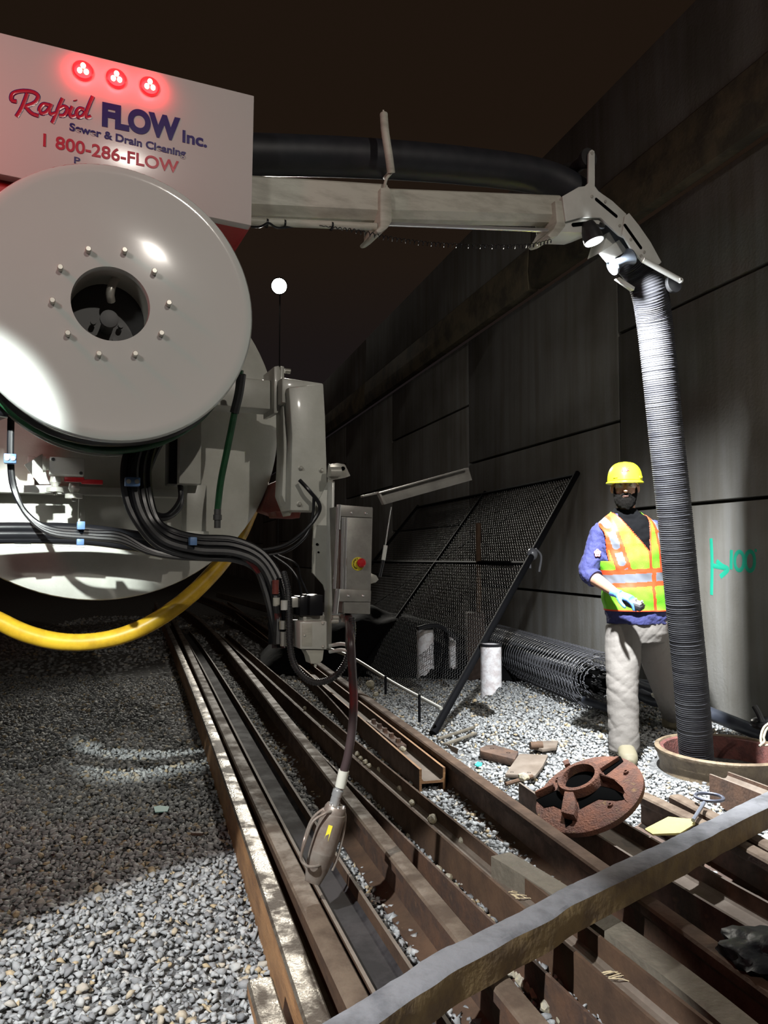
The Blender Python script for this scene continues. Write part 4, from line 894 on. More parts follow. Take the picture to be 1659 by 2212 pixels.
def curve_mesh(cu, name):
    o = bpy.data.objects.new('tmp', cu); C.objects.link(o); me = bpy.data.meshes.new_from_object(o.evaluated_get(bpy.context.evaluated_depsgraph_get())); bpy.data.objects.remove(o); me.name = name
    o = bpy.data.objects.new(name, me); C.objects.link(o); return o
# ------------------------------------------------------------------ gate / fence panel leaning on the wall
BR = GZ(935,1585,0.02); TR = WP(1247,1022,.06); TL = WP(903,1093,.06)
BL = BR+(TL-TR)
ft = thing('fence_gate', 'black chain link gate panel leaning against the concrete wall', 'fence panel', Vector((BR.x, BR.y, 0)))
def FB(a, b):  # a along bottom->top 0..1 ; b right->left 0..1
    return (BR.lerp(TR, a)).lerp(BL.lerp(TL, a), b)
for nm, a, b, r in (('post', (0,0), (1.0,0), .03), ('post', (0,1), (1,1), .024), ('post', (0,.46), (1,.46), .022)):
    g = G(); g.cyl(FB(*a), FB(*b), r); g.build(nm, 'fpipe', ft)
for a in (.985, .56):
    g = G(); g.cyl(FB(a,0), FB(a,1), .026 if a > .9 else .022); g.build('rail', 'fpipe', ft)
g = G(); g.cyl(FB(.58,.45), FB(.95,.03), .005); g.cyl(FB(.02,.95), FB(.54,.48), .005); g.build('brace_wire', 'fpipe', ft)
# mesh of zigzag wires
fn = (TR-BR).cross(BL-BR).normalized(); eu = (TR-BR); Lu = eu.length; eu.normalize(); ew = (BL-BR); Lw = ew.length
cu = bpy.data.curves.new('chain_link_mesh', 'CURVE'); cu.dimensions = '3D'; cu.bevel_depth = .003; cu.bevel_resolution = 0
rl = Vector(ft.location)
pitch = .052
nw = int(Lw/pitch)
for i in range(nw+1):
    nz = int(Lu*.97/ (pitch*.5)); sp_ = cu.splines.new('POLY'); sp_.points.add(nz)
    for k in range(nz+1):
        a = min(.985, k*pitch*.5/Lu+.05); b = (i*pitch+(pitch*.5 if k % 2 else -pitch*.5*.04))/Lw
        q = FB(a, min(max(b, 0), 1))+fn*(.003 if k % 2 else -.003)-rl; sp_.points[k].co = (*q, 1)
cu.materials.append(M['wire']); mo = curve_mesh(cu, 'chain_link_mesh'); mo.parent = ft
lc = FB(.60, 0.0); g = G(); d = eu
g.tube([lc+d*-.16-fn*.05, lc-d*.02+fn*.04, lc+d*.12], .012, 8); g.tube(smooth_path([lc+Vector((.03,0,.05)), lc+Vector((.08,0,-.02)), lc+Vector((.06,0,-.16))], 5), .010, 8); g.ball(lc, (.05,.05,.06)); g.build('gate_latch', 'wirel', ft)
# bottom bar lying from the gate's foot
g = G(); g.tube(smooth_path([P(700,1398,7.1), P(760,1420,6.7), P(850,1475,6.05), P(953,1530,5.45)], 6), .014, 10); tag(g.build('metal_pipe', 'zinc'), 'thin shiny pipe slanting down to the gate post foot', 'pipe')
for (x, y0, y1, d, lb) in ((833,1460,1500,6.1,'thin dark stake under the slanting shiny pipe, near its middle'),(906,1500,1560,5.6,'thin dark stake under the slanting shiny pipe, near its lower end')):
    g = G(); g.cyl(P(x,y0,d), GZ(x-1,y1,0) if False else P(x,y1,d), .01); tag(g.build('metal_stake', 'fpipe'), lb, 'stake', 'stakes under the slanting pipe')
# ------------------------------------------------------------------ chain link roll
ra = P(1030,1385,8.6); rb = P(1312,1500,6.35); ra.z = .24; rb.z = .22
ra = GZ(1045,1440,0)+Vector((.12,.0,0)); ra.z = .25; rb = P(1306,1485,6.3); rb.z = .25
d = (rb-ra); Lr = d.length; d.normalize(); s1 = d.cross(Z).normalized(); s2 = s1.cross(d)
cu = bpy.data.curves.new('rolled_mesh', 'CURVE'); cu.dimensions = '3D'; cu.bevel_depth = .0045; cu.bevel_resolution = 0
org = Vector((rb.x, rb.y, 0)); rnd = random.Random(4)
for layer, rad in enumerate((.245, .20, .13)):
    nst = int(Lr/.062)
    for i in range(nst):
        sp_ = cu.splines.new('POLY'); nk = 44; sp_.points.add(nk)
        for k in range(nk+1):
            a = 2*math.pi*k/nk; x = i*.062+(.030 if k % 2 else 0)+rnd.uniform(-.002,.002); rr = rad*(1+.02*math.sin(3*a+layer))+(.005 if k % 2 else -.004)
            q = ra+d*x+s1*rr*math.cos(a)+s2*rr*math.sin(a)*.96-org; sp_.points[k].co = (*q, 1)
# frayed end loops
for i in range(90):
    a = rnd.uniform(0, 2*math.pi); rad = rnd.uniform(.03, .25); c = rb+s1*rad*math.cos(a)+s2*rad*math.sin(a)-org; L_ = rnd.uniform(.03, .06)
    sp_ = cu.splines.new('POLY'); sp_.points.add(6); tdir = (s1*-math.sin(a)+s2*math.cos(a))
    for k, (u_, w_) in enumerate([(0,0),(.5,.2),(1,.5),(1.1,1),(1,1.5),(.5,1.8),(0,2)]):
        q = c+d*L_*u_+tdir*w_*.008; sp_.points[k].co = (*q, 1)
cu.materials.append(M['wirel'])
ro = curve_mesh(cu, 'chain_link_roll'); ro.location = org; tag(ro, 'big roll of chain link wire mesh lying along the wall foot', 'wire roll')
g = G(); g.lathe(ra-Z*.005, d, [(0,0),(0,.10),(Lr-.05,.10),(Lr-.05,0)], 20); g.build('roll_core', 'dark', ro)
# ------------------------------------------------------------------ white tubes and tarp
def ctube(px, y0, y1, wpx, d, lb, cut=True):
    a = P(px, y0, d); b = P(px, y1, d); r = wpx/2/1661*d; h = a.z-b.z; n = 28; rings = []
    for t in (0, .04, .3, .6, .96, 1):
        ring = []
        for k in range(n):
            an = 2*math.pi*k/n; low = b.z+ (.10*(.5+.5*math.cos(an)) if cut else 0)+.012*math.sin(an*5)
            ring.append(Vector((b.x+r*math.cos(an), b.y+r*math.sin(an), low+(a.z-low)*t)))
        rings.append(ring)
    g = G(); g.quadstrip(rings, True, False); rt2 = [[Vector((v.x+(b.x-v.x)*.12, v.y+(b.y-v.y)*.12, v.z)) for v in r_] for r_ in rings[::-1]]; g.quadstrip(rt2, True, False); g.quadstrip([rings[-1], rt2[0]], True, False)
    o = g.build('form_tube', 'tube'); tag(o, lb, 'tube', 'white tubes standing near the gate')
    g = G(); g.lathe(Vector((b.x, b.y, a.z-.012)), Z, [(0,r*1.03),(.02,r*1.03),(.02,r*.9),(0,r*.9)], n, cap=False); g.build('rim_band', 'blackg', o)
ctube(1061, 1392, 1507, 45, 6.1, 'white torn tube with black rim standing in front of the wire roll')
ctube(919, 1356, 1465, 36, 7.1, 'wide white tube seen through the gate mesh')
ctube(978, 1372, 1442, 15, 7.3, 'narrow white tube seen through the gate mesh', False)
g = G(); g.tube(smooth_path([P(902,1358,6.9), P(925,1352,6.95), P(945,1352,7), P(965,1362,7.1), P(985,1380,7.2)], 6), .02, 10); tag(g.build('black_hose', 'blackg'), 'black hose arching over the two tubes behind the gate', 'hose')
# tarp heap
g = G(); nx, ny = 60, 40; cen = P(900,1330,8.6); vs = []
tb = G(); grid = []
for j in range(ny+1):
    row = []
    for i in range(nx+1):
        u = i/nx*2-1; v = j/ny*2-1; hgt = max(0, 1-(u*u)*.95)**.8*max(0, 1-v*v)**.6*.62
        q = Vector((-.02+u*1.42-.12*v, 8.8+v*.75-.25*u, hgt*(1-.25*u)+.02)); q += Vector((0,0,1))*hgt*.16*noise.noise(q*3.2); row.append(tb.bm.verts.new(q))
    grid.append(row)
for j in range(ny):
    for i in range(nx): tb.bm.faces.new((grid[j][i], grid[j][i+1], grid[j+1][i+1], grid[j+1][i]))
tag(tb.build('tarp_heap', 'tarp', sharp=80), 'low heap under black tarp behind the leaning gate', 'tarp')
# rusty post with box
ps = thing('rusty_post', 'rusty steel post with brown base block behind the gate mesh', 'post', P(1033,1420,8.0)); ps.location.z = 0
g = G(); a = P(1033,1130,8.0); g.cyl(a, Vector((a.x, a.y, .3)), .028, n=12); g.build('post', 'rust2', ps)
g = G(); b1 = P(1008,1322,8.0); b2 = P(1045,1322,8.0); g.box(Vector(((b1.x+b2.x)/2, b1.y, b1.z/2)), (b2.x-b1.x, .2, b1.z), bev=.01); g.build('base_block', mat('brown_block', (.05,.03,.022), .8), ps)
# distant floodlight
fc = P(603,618,24); fl_ = thing('floodlight', 'bright distant floodlight on a thin pole in the night sky', 'light', Vector((fc.x, fc.y+.2, 0)))
g = G(); g.cyl(Vector((fc.x, fc.y+.2, 0)), Vector((fc.x, fc.y+.2, fc.z)), .02); g.build('pole', 'darkmetal', fl_)
M['flood'] = mat('floodlight_lens', (1,1,1), .3, emit=(1,.97,.85), estr=45)
fd = (CAM-fc).normalized(); g = G(); g.lathe(fc, fd, [(-.2,.0),(-.2,.12),(0,.27),(0,.25),(-.02,.25)], 28, cap=False); g.build('housing', 'dark', fl_)
g = G(); g.lathe(fc-fd*.01, fd, [(0,0),(0,.235),(.01,.23),(.012,0)], 28); g.build('lens', 'flood', fl_)
# ------------------------------------------------------------------ person
PD = 5.10
def W(px, py, d=PD): return P(px, py, d)
foot0 = GZ(1350, 1637)
pr = thing('person', 'person in lime safety vest, yellow hard hat and blue glove beside the suction hose', 'person', Vector((foot0.x, foot0.y, 0)))
def ringat(c, ax1, ax2, a, b, n=28, p=2.0):
    out = []
    for i in range(n):
        t = 2*math.pi*i/n; ct, st = math.cos(t), math.sin(t)
        out.append(c+ax1*(a*math.copysign(abs(ct)**(2/p), ct))+ax2*(b*math.copysign(abs(st)**(2/p), st)))
    return out
X_ = Vector((1,0,0)); Y_ = Vector((0,1,0))
def limb(g, pts, radii, n=20, per=5, flat=1.0):
    """smooth tapering tube with oval sections"""
    q = smooth_path(pts, per); rs = np.interp(np.linspace(0, len(pts)-1, len(q)), range(len(pts)), radii); g.tube(q, list(map(float, rs)), n); 
def remeshed(g, name, m, voxel, parent=pr, smooth_it=3, disp=None, dec=None, post=None):
    bmesh.ops.recalc_face_normals(g.bm, faces=g.bm.faces[:])
    me = bpy.data.meshes.new('tmp'); g.bm.to_mesh(me); g.bm.free(); o = bpy.data.objects.new('tmp', me); C.objects.link(o)
    rm = o.modifiers.new('r', 'REMESH'); rm.mode = 'VOXEL'; rm.voxel_size = voxel
    sm = o.modifiers.new('s', 'SMOOTH'); sm.iterations = smooth_it; sm.factor = .5
    m2 = bpy.data.meshes.new_from_object(o.evaluated_get(bpy.context.evaluated_depsgraph_get())); bpy.data.objects.remove(o)
    b = bmesh.new(); b.from_mesh(m2); b.normal_update()
    if disp:
        nn = [(v, v.co.copy(), v.normal.copy()) for v in b.verts]
        for v, c, nrm_ in nn: v.co = c+nrm_*disp(c, nrm_)
    if post: post(b)
    org = root_loc(parent)
    for v in b.verts: v.co -= org
    for f in b.faces: f.smooth = True
    m3 = bpy.data.meshes.new(name); b.to_mesh(m3); b.free()
    for k in (m if isinstance(m, (list, tuple)) else [m]): m3.materials.append(M[k])
    ob = bpy.data.objects.new(name, m3); C.objects.link(ob); ob.parent = parent; return ob
# joints
hipc = W(1374,1345); RSh = W(1297,1150,5.12); REl = W(1271,1240,5.08); RWr = W(1330,1281,4.88)
LSh = W(1420,1148,5.12); LEl = W(1446,1232,5.22); LWr = W(1452,1310,5.10)
RHip = W(1348,1360,5.09); RKn = W(1344,1482,5.0); RAn = W(1348,1610,4.96)
LHip = W(1404,1360,5.13); LKn = W(1432,1468,5.36); LAn = W(1457,1556,5.72); LAn.z = .10; RAn.z = .09
HC = W(1350,1052,5.07)   # head centre
# hand builder --------------------------------------------------
def hand(g, wr, fwd, side, back, curl, s=1.0, thumb=1):
    """wr wrist, fwd towards fingers, side towards thumb, back = back of hand"""
    pal = [(0,.026,.017),(.03,.036,.017),(.065,.041,.015),(.088,.040,.012)]
    g.quadstrip([ringat(wr+fwd*t*s, side, back, a*s, b*s, 16, 2.6) for t, a, b in pal])
    for k, (off, L_) in enumerate(((.030,.072),(.010,.080),(-.010,.074),(-.029,.058))):
        p = wr+fwd*.078*s+side*off*s; d = (fwd+side*off*2.5).normalized(); pts = [p]; c = curl[k]
        for q, fr in ((.0,.45),(1,.30),(2,.25)):
            a = R(c*(.55 if q == 0 else .85)); d = (d*math.cos(a)-back*math.sin(a)).normalized(); pts.append(pts[-1]+d*L_*fr*s)
        g.tube(smooth_path(pts, 4), [float(x)*s for x in np.linspace(.0098,.0075,13)], 10); g.ball(pts[-1], .0076*s)
    p = wr+fwd*.022*s+side*.026*s*thumb; d = (fwd*.62+side*.7*thumb-back*.30).normalized(); pts = [p, p+d*.032*s]; d = (d+fwd*.6-back*.25).normalized(); pts.append(pts[-1]+d*.032*s); d = (d+fwd*.4).normalized(); pts.append(pts[-1]+d*.026*s)
    g.tube(smooth_path(pts, 4), [float(x)*s for x in np.linspace(.0140,.0088,13)], 10); g.ball(pts[-1], .0088*s)
# body ----------------------------------------------------------
g = G()
zz = lambda py: 1.3+(1195-py)/1661*PD
def tor(z, cxp, a, b, n=40, p=2.3, dy=0): return ringat(Vector((W(cxp,1195).x, PD+dy, z)), X_, Y_, a, b, n, p)
g.quadstrip([tor(z, cx, a-.02, b-.02) for z, cx, a, b in ((.78,1375,.17,.12),(.90,1374,.185,.13),(1.05,1368,.17,.12),(1.2,1362,.175,.125),(1.36,1357,.185,.125),(1.46,1356,.17,.11),(1.52,1354,.12,.085),(1.57,1352,.07,.065))])
limb(g, [W(1354,1112), W(1352,1095,5.09), W(1352,1070,5.08)], [.062,.058,.062])
# head: skull + face taper
hx = Vector((.965,-.26,0)).normalized(); hy = Vector((.26,.965,0)).normalized()   # turned slightly to the picture's left; -hy is the gaze
g.quadstrip([ringat(HC+Z*z+hy*dy, hx, hy, a, b, 28, 2.1) for z, a, b, dy in ((-.125,.030,.035,-.045),(-.11,.045,.062,-.03),(-.085,.060,.078,-.02),(-.05,.068,.088,-.006),(-.01,.073,.094,0),(.03,.076,.098,.004),(.07,.074,.096,.006),(.10,.060,.078,.006),(.122,.03,.04,.006),(.128,.005,.006,.006))])
g.tube([HC-hy*.088+Z*.012, HC-hy*.104-Z*.012, HC-hy*.116-Z*.036, HC-hy*.098-Z*.043], [.010,.012,.0165,.012], 10)    # nose
g.ball(HC-hy*.10-Z*.038+hx*.012, .009); g.ball(HC-hy*.10-Z*.038-hx*.012, .009)
g.tube([HC-hy*.085+Z*.026-hx*.045, HC-hy*.097+Z*.030-hx*.02, HC-hy*.097+Z*.030+hx*.02, HC-hy*.085+Z*.026+hx*.045], .009, 8)   # brow
g.tube([HC-hy*.092-Z*.068-hx*.02, HC-hy*.099-Z*.069, HC-hy*.092-Z*.068+hx*.02], .007, 8)
for s_ in (-1, 1):
    g.ball(HC+hx*s_*.082+hy*.006-Z*.012, (.013,.022,.032), (hx, hy, Z)); g.ball(HC-hy*.070-Z*.03+hx*s_*.036, (.022,.016,.02), (hx, hy, Z))
# arms and legs
limb(g, [RSh, RSh.lerp(REl,.5), REl, REl.lerp(RWr,.35), RWr], [.055,.047,.043,.043,.028]); limb(g, [LSh, LSh.lerp(LEl,.5), LEl, LEl.lerp(LWr,.35), LWr], [.055,.047,.043,.043,.028])
fw = (RWr-REl).normalized(); fwd = (fw*.8+Vector((.55,-.15,-.05))).normalized(); back = (Z-fwd*Z.dot(fwd)).normalized(); back = (back+Vector((0,-.35,0))).normalized(); back = (back-fwd*back.dot(fwd)).normalized(); side = back.cross(fwd)*1; side = side if side.y < 0 else -side
hand(g, RWr+fwd*.01, fwd, side, back, (38,42,46,50))
fL = (LWr-LEl).normalized(); hand(g, LWr, fL, Vector((0,-1,0)), X_, (18,20,22,25))
for hp, kn, an in ((RHip,RKn,RAn),(LHip,LKn,LAn)): limb(g, [hp, hp.lerp(kn,.4), kn, kn.lerp(an,.35), an], [.088,.08,.056,.056,.04])
def foot(g, an, dirv, s=1.0, r=.046, l=.17):
    d = dirv.normalized(); g.quadstrip([ringat(Vector((an.x, an.y, 0))+d*t+Z*h, d.cross(Z), Z, a, h*.98, 20, 2.4) for t, a, h in ((-.07,.025,.04),(-.05,.036,.05),(0,.042,.055),(.06,.046,.046),(.12,.050,.036),(.165,.040,.028),(.185,.018,.018))])
RF = Vector((-.12,-1,0)); LF = Vector((.55,-.8,0)).normalized()
foot(g, RAn, RF); foot(g, LAn, LF)
def bodycol(b): pass
body = remeshed(g, 'body', 'skin', .0055, smooth_it=2)
# eyes, glasses, beard, hair, hat -------------------------------
for s_ in (-1, 1):
    g = G(); g.ball(HC-hy*.083+Z*.006+hx*s_*.031, .0125); g.build('eye', 'eye', pr)
    g = G(); g.ball(HC-hy*.0925+Z*.005+hx*s_*.031, .006); g.build('iris', 'hair', pr)
    g = G(); g.tube([HC-hy*.088+Z*.030+hx*s_*.015, HC-hy*.094+Z*.036+hx*s_*.03, HC-hy*.083+Z*.030+hx*s_*.05], .0042, 6); g.build('eyebrow', 'hair', pr)
g = G()
for s_ in (-1, 1):
    rings = []
    g.quadstrip([[HC-hy*(.112-.018*abs(u))+hx*s_*(.034+.028*u)+Z*(.004+h) for u in np.linspace(-1,1,9)] for h in (-.020,-.017,0,.016,.019)], False, False)
g.build('safety_glasses_lens', 'glass', pr)
g = G()
g.tube([HC-hy*(.113-.018*abs(u)*.0)*1.0+hy*.03*max(0,abs(q)-.05)/.03*.0+hx*q+Z*.024+hy*(.5*q*q/.07) for q in np.linspace(-.066,.066,13)], .0032, 6)
for s_ in (-1, 1): g.tube([HC-hy*.085+hx*s_*.068+Z*.022, HC+hx*s_*.083+Z*.014, HC+hy*.03+hx*s_*.083+Z*.01], .003, 6)
g.build('glasses_frame', 'yelstick', pr)
# beard shell
g = G()
g.quadstrip([ringat(HC+Z*z+hy*dy, hx, hy, a, b, 28, 2.1) for z, a, b, dy in ((-.155,.022,.024,-.060),(-.14,.045,.05,-.045),(-.115,.062,.076,-.028),(-.09,.070,.086,-.018),(-.065,.073,.091,-.008),(-.045,.072,.088,.0))])
for s_ in (-1, 1):
    g.ball(HC+hx*s_*.066-hy*.02-Z*.035, (.011,.038,.040), (hx, hy, Z)); g.ball(HC+hx*s_*.070+hy*.0-Z*.004, (.008,.012,.03), (hx, hy, Z))
    g.tube([HC-hy*.103-Z*.050, HC-hy*.098-Z*.056+hx*s_*.022, HC-hy*.086-Z*.075+hx*s_*.036], .0085, 8)
g.ball(HC+hy*.05-Z*.0, (.074,.055,.07), (hx, hy, Z))
remeshed(g, 'beard', 'hair', .005, smooth_it=1, disp=lambda c, n_: .004*noise.noise(c*60))
g = G(); g.tube([HC-hy*.101-Z*.0665-hx*.018, HC-hy*.107-Z*.068, HC-hy*.101-Z*.0665+hx*.018], [.002,.004,.002], 8); g.build('lips', mat('lips', (.10,.045,.035), .6), pr)
# hard hat
hb_ = HC+Z*.040+hy*.006
g = G(); n = 48; rings = []
for k in range(12):
    t = k/11*math.pi/2; rings.append([hb_+Z*(.125*math.sin(t)**.9 if k else 0)+hx*math.cos(a)*.112*math.cos(t)**.72+hy*math.sin(a)*.132*math.cos(t)**.72+Z*(.006*max(0, math.cos(3*(a+math.pi/2)))**4*math.sin(2*t)) for a in [2*math.pi*i/n for i in range(n)]])
g.quadstrip(rings, True, True); 
inner = [[hb_+Z*(.0)+hx*math.cos(a)*.10+hy*math.sin(a)*.12 for a in [2*math.pi*i/n for i in range(n)]]]
def brimr(a, k):
    fr = max(0, -math.sin(a)); return k*(1+.0)+.0
g2 = [[hb_+hx*math.cos(a)*(.112+e*(.010))+hy*math.sin(a)*(.132+e*(.008+.040*max(0,-math.sin(a))**2))-Z*(.004+e*(.006+.010*max(0,-math.sin(a))**2)) for a in [2*math.pi*i/n for i in range(n)]] for e in (-.6, 0, .5, 1.0)]
g3 = [[p-Z*.006 for p in r] for r in g2[::-1]]
g.quadstrip(g2+g3, True, False)
hat = g.build('hard_hat', 'hat', pr, sharp=50)
g = G()
for a in (-2.15, -.55): 
    c = hb_+hx*math.cos(a)*.113+hy*math.sin(a)*.131+Z*.018; g.box(c, (.032,.012,.014), (Vector((-math.sin(a),0,0)).normalized() if False else (hx*-math.sin(a)+hy*math.cos(a)).normalized(), (hx*math.cos(a)+hy*math.sin(a)).normalized(), Z), .003)
g.build('hat_slot', 'hat', hat)
c = hb_-hy*.123+Z*.060; tn = (-hy*.92+Z*.4).normalized(); tu = (Z-tn*Z.dot(tn)).normalized()
g = G()
for s_ in (-1, 1):
    g.tube(smooth_path([c+hx*s_*.018+tu*.016, c+hx*s_*.014+tu*.004, c+hx*s_*.022-tu*.006], 3), .0032, 6); g.tube([c+hx*s_*.016-tu*.0, c+hx*s_*.006-tu*.012], .0032, 6)
g.tube([c-hx*.008-tu*.008, c+hx*.008-tu*.008], .0028, 6); g.build('hat_emblem', 'redink', hat)
# trousers ------------------------------------------------------
g = G()
g.quadstrip([ringat(Vector((W(cx,1195).x, PD+dy, z)), X_, Y_, a, b, 40, 2.4) for z, cx, a, b, dy in ((.72,1378,.160,.115,.0),(.78,1377,.185,.130,0),(.86,1376,.192,.135,0),(.93,1374,.190,.130,0))])
limb(g, [RHip+Z*.02, RHip.lerp(RKn,.35), RKn, RKn.lerp(RAn,.45), RAn+Z*.02, RAn-Z*.035], [.118,.115,.098,.094,.092,.094], 26, 6)
limb(g, [LHip+Z*.02, LHip.lerp(LKn,.35), LKn, LKn.lerp(LAn,.45), LAn+Z*.03, LAn-Z*.02], [.118,.112,.096,.090,.088,.09], 26, 6)
def folds(c, n_):
    q = Vector((c.x*5, c.y*5, c.z*14)); s = noise.noise(Vector((c.x*3, c.y*3, c.z*2+7)))
    def cr(q, w): return max(0.0, 1-abs(noise.noise(q))*w)
    k = .0
    k -= .0045*cr(Vector((c.x*5+c.z*4, c.y*3, c.z*7+c.x*5)), 3)
    k -= .0018*cr(Vector((c.x*8-c.z*3+3, c.y*4, c.z*14-c.x*10)), 3)
    k += .002*noise.noise(Vector((c.x*20, c.y*10, c.z*30)))
    return k+.008*s+.004
remeshed(g, 'trousers', 'khaki', .006, smooth_it=3, disp=folds)
for an, d in ((RAn, RF), (LAn, LF)):
    g = G(); g.quadstrip([ringat(Vector((an.x, an.y, 0))+d.normalized()*t+Z*h, d.normalized().cross(Z), Z, a, h, 22, 2.5) for t, a, h in ((-.09,.03,.045),(-.06,.045,.065),(0,.052,.075),(.07,.054,.058),(.14,.057,.046),(.19,.048,.038),(.215,.022,.022))]); g.quadstrip([ringat(Vector((an.x, an.y, z)), X_, Y_, .055, .06, 22) for z in (.03,.10,.14)]); remeshed(g, 'boot', 'boot', .006, smooth_it=2)
# shirt ---------------------------------------------------------
TL_ = [(.84,1374,.200,.140),(.93,1372,.200,.142),(1.03,1369,.196,.140),(1.13,1364,.193,.136),(1.25,1360,.200,.137),(1.36,1357,.208,.134),(1.44,1356,.208,.122),(1.495,1355,.185,.104),(1.535,1354,.135,.088),(1.565,1353,.095,.076),(1.60,1352,.070,.066)]
g = G(); g.quadstrip([tor(z, cx, a, b) for z, cx, a, b in TL_])
limb(g, [RSh+X_*.045, RSh, RSh.lerp(REl,.5), REl+Z*.015, REl.lerp(RWr,.22)], [.064,.067,.066,.062,.056], 24, 6)
limb(g, [LSh-X_*.045, LSh, LSh.lerp(LEl,.5), LEl+Z*.015, LEl.lerp(LWr,.3)], [.064,.067,.066,.062,.056], 24, 6)
def post_shirt(b):
    for f in b.faces:
        c = f.calc_center_median(); f.material_index = 0
        if c.y < PD-.02 and c.z > 1.28 and abs(c.x-W(1372,1195).x) < .13 and (c-RSh).length > .12: f.material_index = 1
        if c.z > 1.56: f.material_index = 1
remeshed(g, 'shirt', ['navy', 'tee'], .006, smooth_it=3, disp=lambda c, n_: .008*noise.noise(Vector((c.x*12, c.y*10, c.z*22)))+.004*noise.noise(c*40), post=post_shirt)
g = G(); a = REl.lerp(RWr,.20); b = REl.lerp(RWr,.27); g.tube([a, a.lerp(b,.5), b], [.060,.063,.058], 24); g.build('sleeve_roll', 'navy', pr)
g = G(); c = RSh.lerp(REl,.50)-Y_*.074; g.tube([c+X_*math.cos(t)*.017*(1+.2*math.sin(5*t))+Z*math.sin(t)*.020*(1+.2*math.sin(5*t)) for t in np.linspace(0,6.28,24)], .005, 6); g.ball(c, (.014,.006,.016)); g.build('sleeve_emblem', mat('emblem_pink', (.65,.25,.28), .7), pr)
# vest ----------------------------------------------------------
NA, NZ = 220, 190
zt = np.linspace(.925, 1.575, NZ); Zs = [t[0] for t in TL_]
cxs = np.interp(zt, Zs, [t[1] for t in TL_]); As = np.interp(zt, Zs, [t[2] for t in TL_])+.016; Bs = np.interp(zt, Zs, [t[3] for t in TL_])+.018
bm = bmesh.new(); grid = []
for j in range(NZ):
    row = []
    c = Vector((W(cxs[j],1195).x, PD, zt[j]))
    for i in range(NA):
        t = 2*math.pi*i/NA; ct, st = math.cos(t), math.sin(t); p = 2.3
        a, b = As[j], Bs[j]
        q = c+X_*(a*math.copysign(abs(ct)**(2/p), ct))+Y_*(b*math.copysign(abs(st)**(2/p), st))
        nn = Vector((ct/a, st/b, 0)).normalized(); q += nn*(.010*noise.noise(Vector((q.x*9, q.y*5, q.z*11)))+.005*noise.noise(Vector((q.x*22, q.y*9, q.z*19+q.x*12)))-.004)
        row.append(bm.verts.new(q))
    grid.append(row)
def toPx(q):   # garment chart: centimetre-like coordinates on the garment front
    return 829.5+q.x/PD*FP, 1195-(q.z-1.3)/PD*FP
def seg(x, y, x0, y0, x1, y1):
    t = max(0, min(1, ((x-x0)*(x1-x0)+(y-y0)*(y1-y0))/((x1-x0)**2+(y1-y0)**2))); return math.hypot(x-x0-t*(x1-x0), y-y0-t*(y1-y0)), t
def vclass(q):
    x, y = toPx(q); front = q.y < PD
    # openings
    if front:
        if y < 1192:
            t = (1192-y)/(1192-1100); xl = 1388-t*74; xr = 1388+t*6
            if x > xl and x < xr: return None
            if (x > xl-3.5 and x < xr+3.5): return 1
        # arm holes
    if y < 1212:
        arm = 1300+max(0, (1150-y))*-.42 if y < 1150 else 1300+(y-1150)*.12
        armr = 1424+max(0, (1150-y))*.25 if y < 1150 else 1424-(y-1150)*-.05
        if x < arm-(4 if y > 1126 else 30): return None
        if y > 1128 and x > armr+8: return None
        if x < arm: return 1
        if y > 1128 and x > armr+3: return 1
    if y > 1314: return 1
    bandy = 1250-(x-1300)*.05
    if abs(y-bandy) < 9: return 2 if not (front and abs(x-1396) < 5) else 1
    if abs(y-bandy) < 19: return 1
    if y < bandy:
        path = [(1290,1100),(1304,1135),(1318,1180),(1328,1215),(1336,1240)] if front else [(1300,1100),(1310,1240)]
        for (x0,y0),(x1,y1) in zip(path[:-1], path[1:]):
            d_, t = seg(x, y, x0, y0, x1, y1)
            if d_ < 7.5: return 2
            if d_ < 15: return 1
        path = [(1400,1100),(1414,1140),(1422,1200),(1424,1240)]
        for (x0,y0),(x1,y1) in zip(path[:-1], path[1:]):
            d_, t = seg(x, y, x0, y0, x1, y1)
            if d_ < 6: return 2
            if d_ < 12: return 1
    if front and abs(x-(1387+(y-1192)*.08)) < 3.5: return 1
    return 0
for j in range(NZ-1):
    for i in range(NA):
        k = (i+1) % NA; vs = (grid[j][i], grid[j][k], grid[j+1][k], grid[j+1][i]); c = (vs[0].co+vs[2].co)/2; cl = vclass(c)
        if cl is None: continue
        f = bm.faces.new(vs); f.material_index = cl; f.smooth = True
bmesh.ops.delete(bm, geom=[v for v in bm.verts if not v.link_faces], context='VERTS')
org = root_loc(pr)
for v in bm.verts: v.co -= org
me = bpy.data.meshes.new('safety_vest'); bm.to_mesh(me); bm.free()
for k in ('lime', 'orange', 'silver'): me.materials.append(M[k])
vo = bpy.data.objects.new('safety_vest', me); C.objects.link(vo); vo.parent = pr
so = vo.modifiers.new('thick', 'SOLIDIFY'); so.thickness = .004; so.offset = -1
# glove over the right hand
g = G(); hand(g, RWr+fwd*.008, fwd, side, back, (38,42,46,50), 1.09); g.quadstrip([ringat(RWr-fwd*t, side, back, a, a*.85, 20) for t, a in ((.03,.035),(.015,.034),(0,.031),(-.03,.034))]); remeshed(g, 'nitrile_glove', 'glove', .0042, smooth_it=1, disp=lambda c, n_: .0012*noise.noise(c*70))
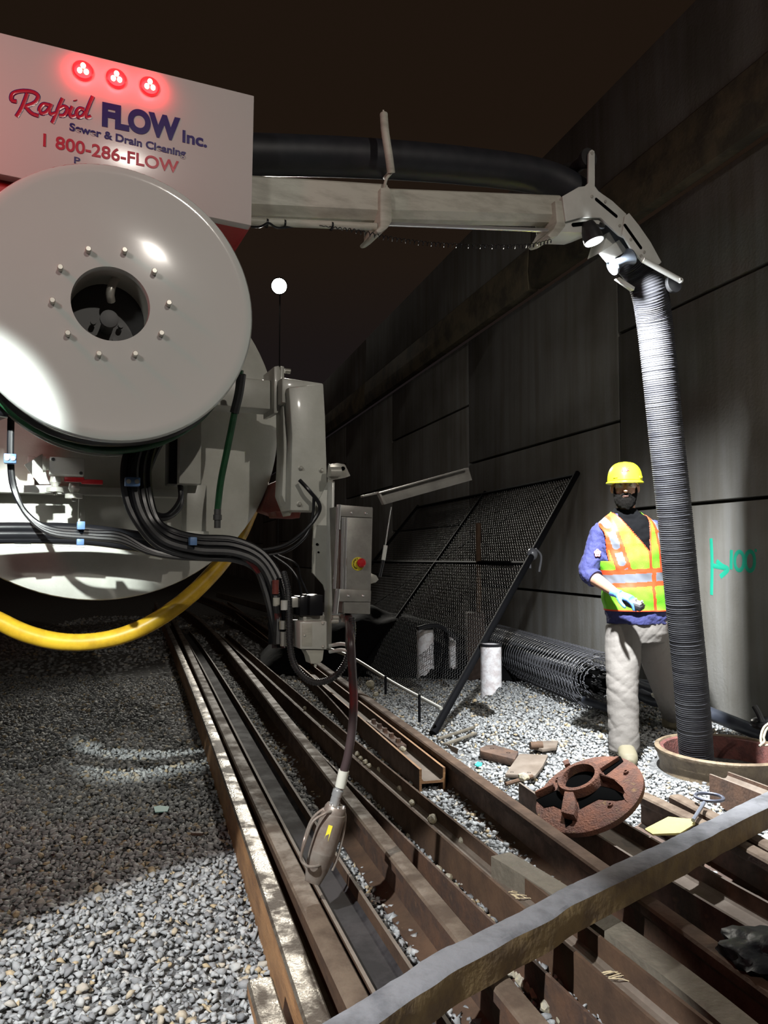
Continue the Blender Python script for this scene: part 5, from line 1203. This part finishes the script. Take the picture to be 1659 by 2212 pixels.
# held remote
rm = thing('remote_control', 'grey and black remote control held in the blue gloved hand', 'remote control', RWr+fwd*.1-Z*.03)
g = G(); c = RWr+fwd*.125-back*.030; g.box(c, (.13,.07,.035), (fwd, side, back), .008); g.build('control_body', 'black', rm)
g = G(); g.box(c+back*.022+fwd*.02, (.07,.055,.014), (fwd, side, back), .004); g.build('top_cover', 'device', rm)
g = G()
for s_ in (-.02, .02): g.lathe(c+back*.026+fwd*(.03+s_), back, [(0,.006),(.012,.005),(.014,.008),(.02,.007)], 12)
g.build('joystick', 'device', rm)
# ------------------------------------------------------------------ light
def lamp(kind, name, loc, energy, color=(1,1,1), target=None, size=.1, spot=60, blend=.3):
    ld = bpy.data.lights.new(name, kind); ld.energy = energy; ld.color = color
    if kind == 'AREA': ld.size = size; ld.shape = 'DISK'
    else: ld.shadow_soft_size = size
    if kind == 'SPOT': ld.spot_size = R(spot); ld.spot_blend = blend
    o = bpy.data.objects.new(name, ld); C.objects.link(o); o.location = loc
    if target is not None: o.rotation_euler = (Vector(target)-Vector(loc)).to_track_quat('-Z', 'Y').to_euler()
    return o
# boom work lamp
lamp('SPOT', 'work_lamp_beam', LC+LD*.02, 2000, (.93,.97,1), LC+Vector((.50,.34,-1)), .045, 110, .95)
# truck's left side work lamps (outside the frame)
lamp('SPOT', 'side_work_lamp', (-1.15, .6, 2.4), 600, (.95,.98,1), (-.42, 1.95, 0), .03, 43, .12)
lamp('SPOT', 'tank_work_lamp', (-1.0, -.12, 2.85), 1500, (.93,1,.97), T(115,1205,3.3), .03, 12.5, .6)
# site light tower behind and left of the camera
lamp('SPOT', 'site_tower_light', (-2.6, -4.0, 4.2), 380, (1,.98,.93), (-1.1, 3.2, 2.2), .5, 44, 1.0)
# added fill for the wall, sited from panel highlights, behind and right of the camera
lamp('SPOT', 'wall_fill_light', (3.9, -5.1, 5.8), 800, (1,.93,.84), (.3, 3.5, 1.6), .05, 75, .8)
# far floodlight
lamp('SPOT', 'far_floodlight_beam', fc+fd*.3, 9000, (1,.96,.86), (-.35,2.9,0), .25, 20, .5)
lamp('POINT', 'red_beacon', (-1.62, 1.75, 2.78), 14, (1,.04,.05), None, .08)
vs = sc.view_settings
sc.view_settings.view_transform = 'Standard'; vs.look = 'None'; vs.exposure = 0; vs.gamma = 1; vs.use_curve_mapping = False
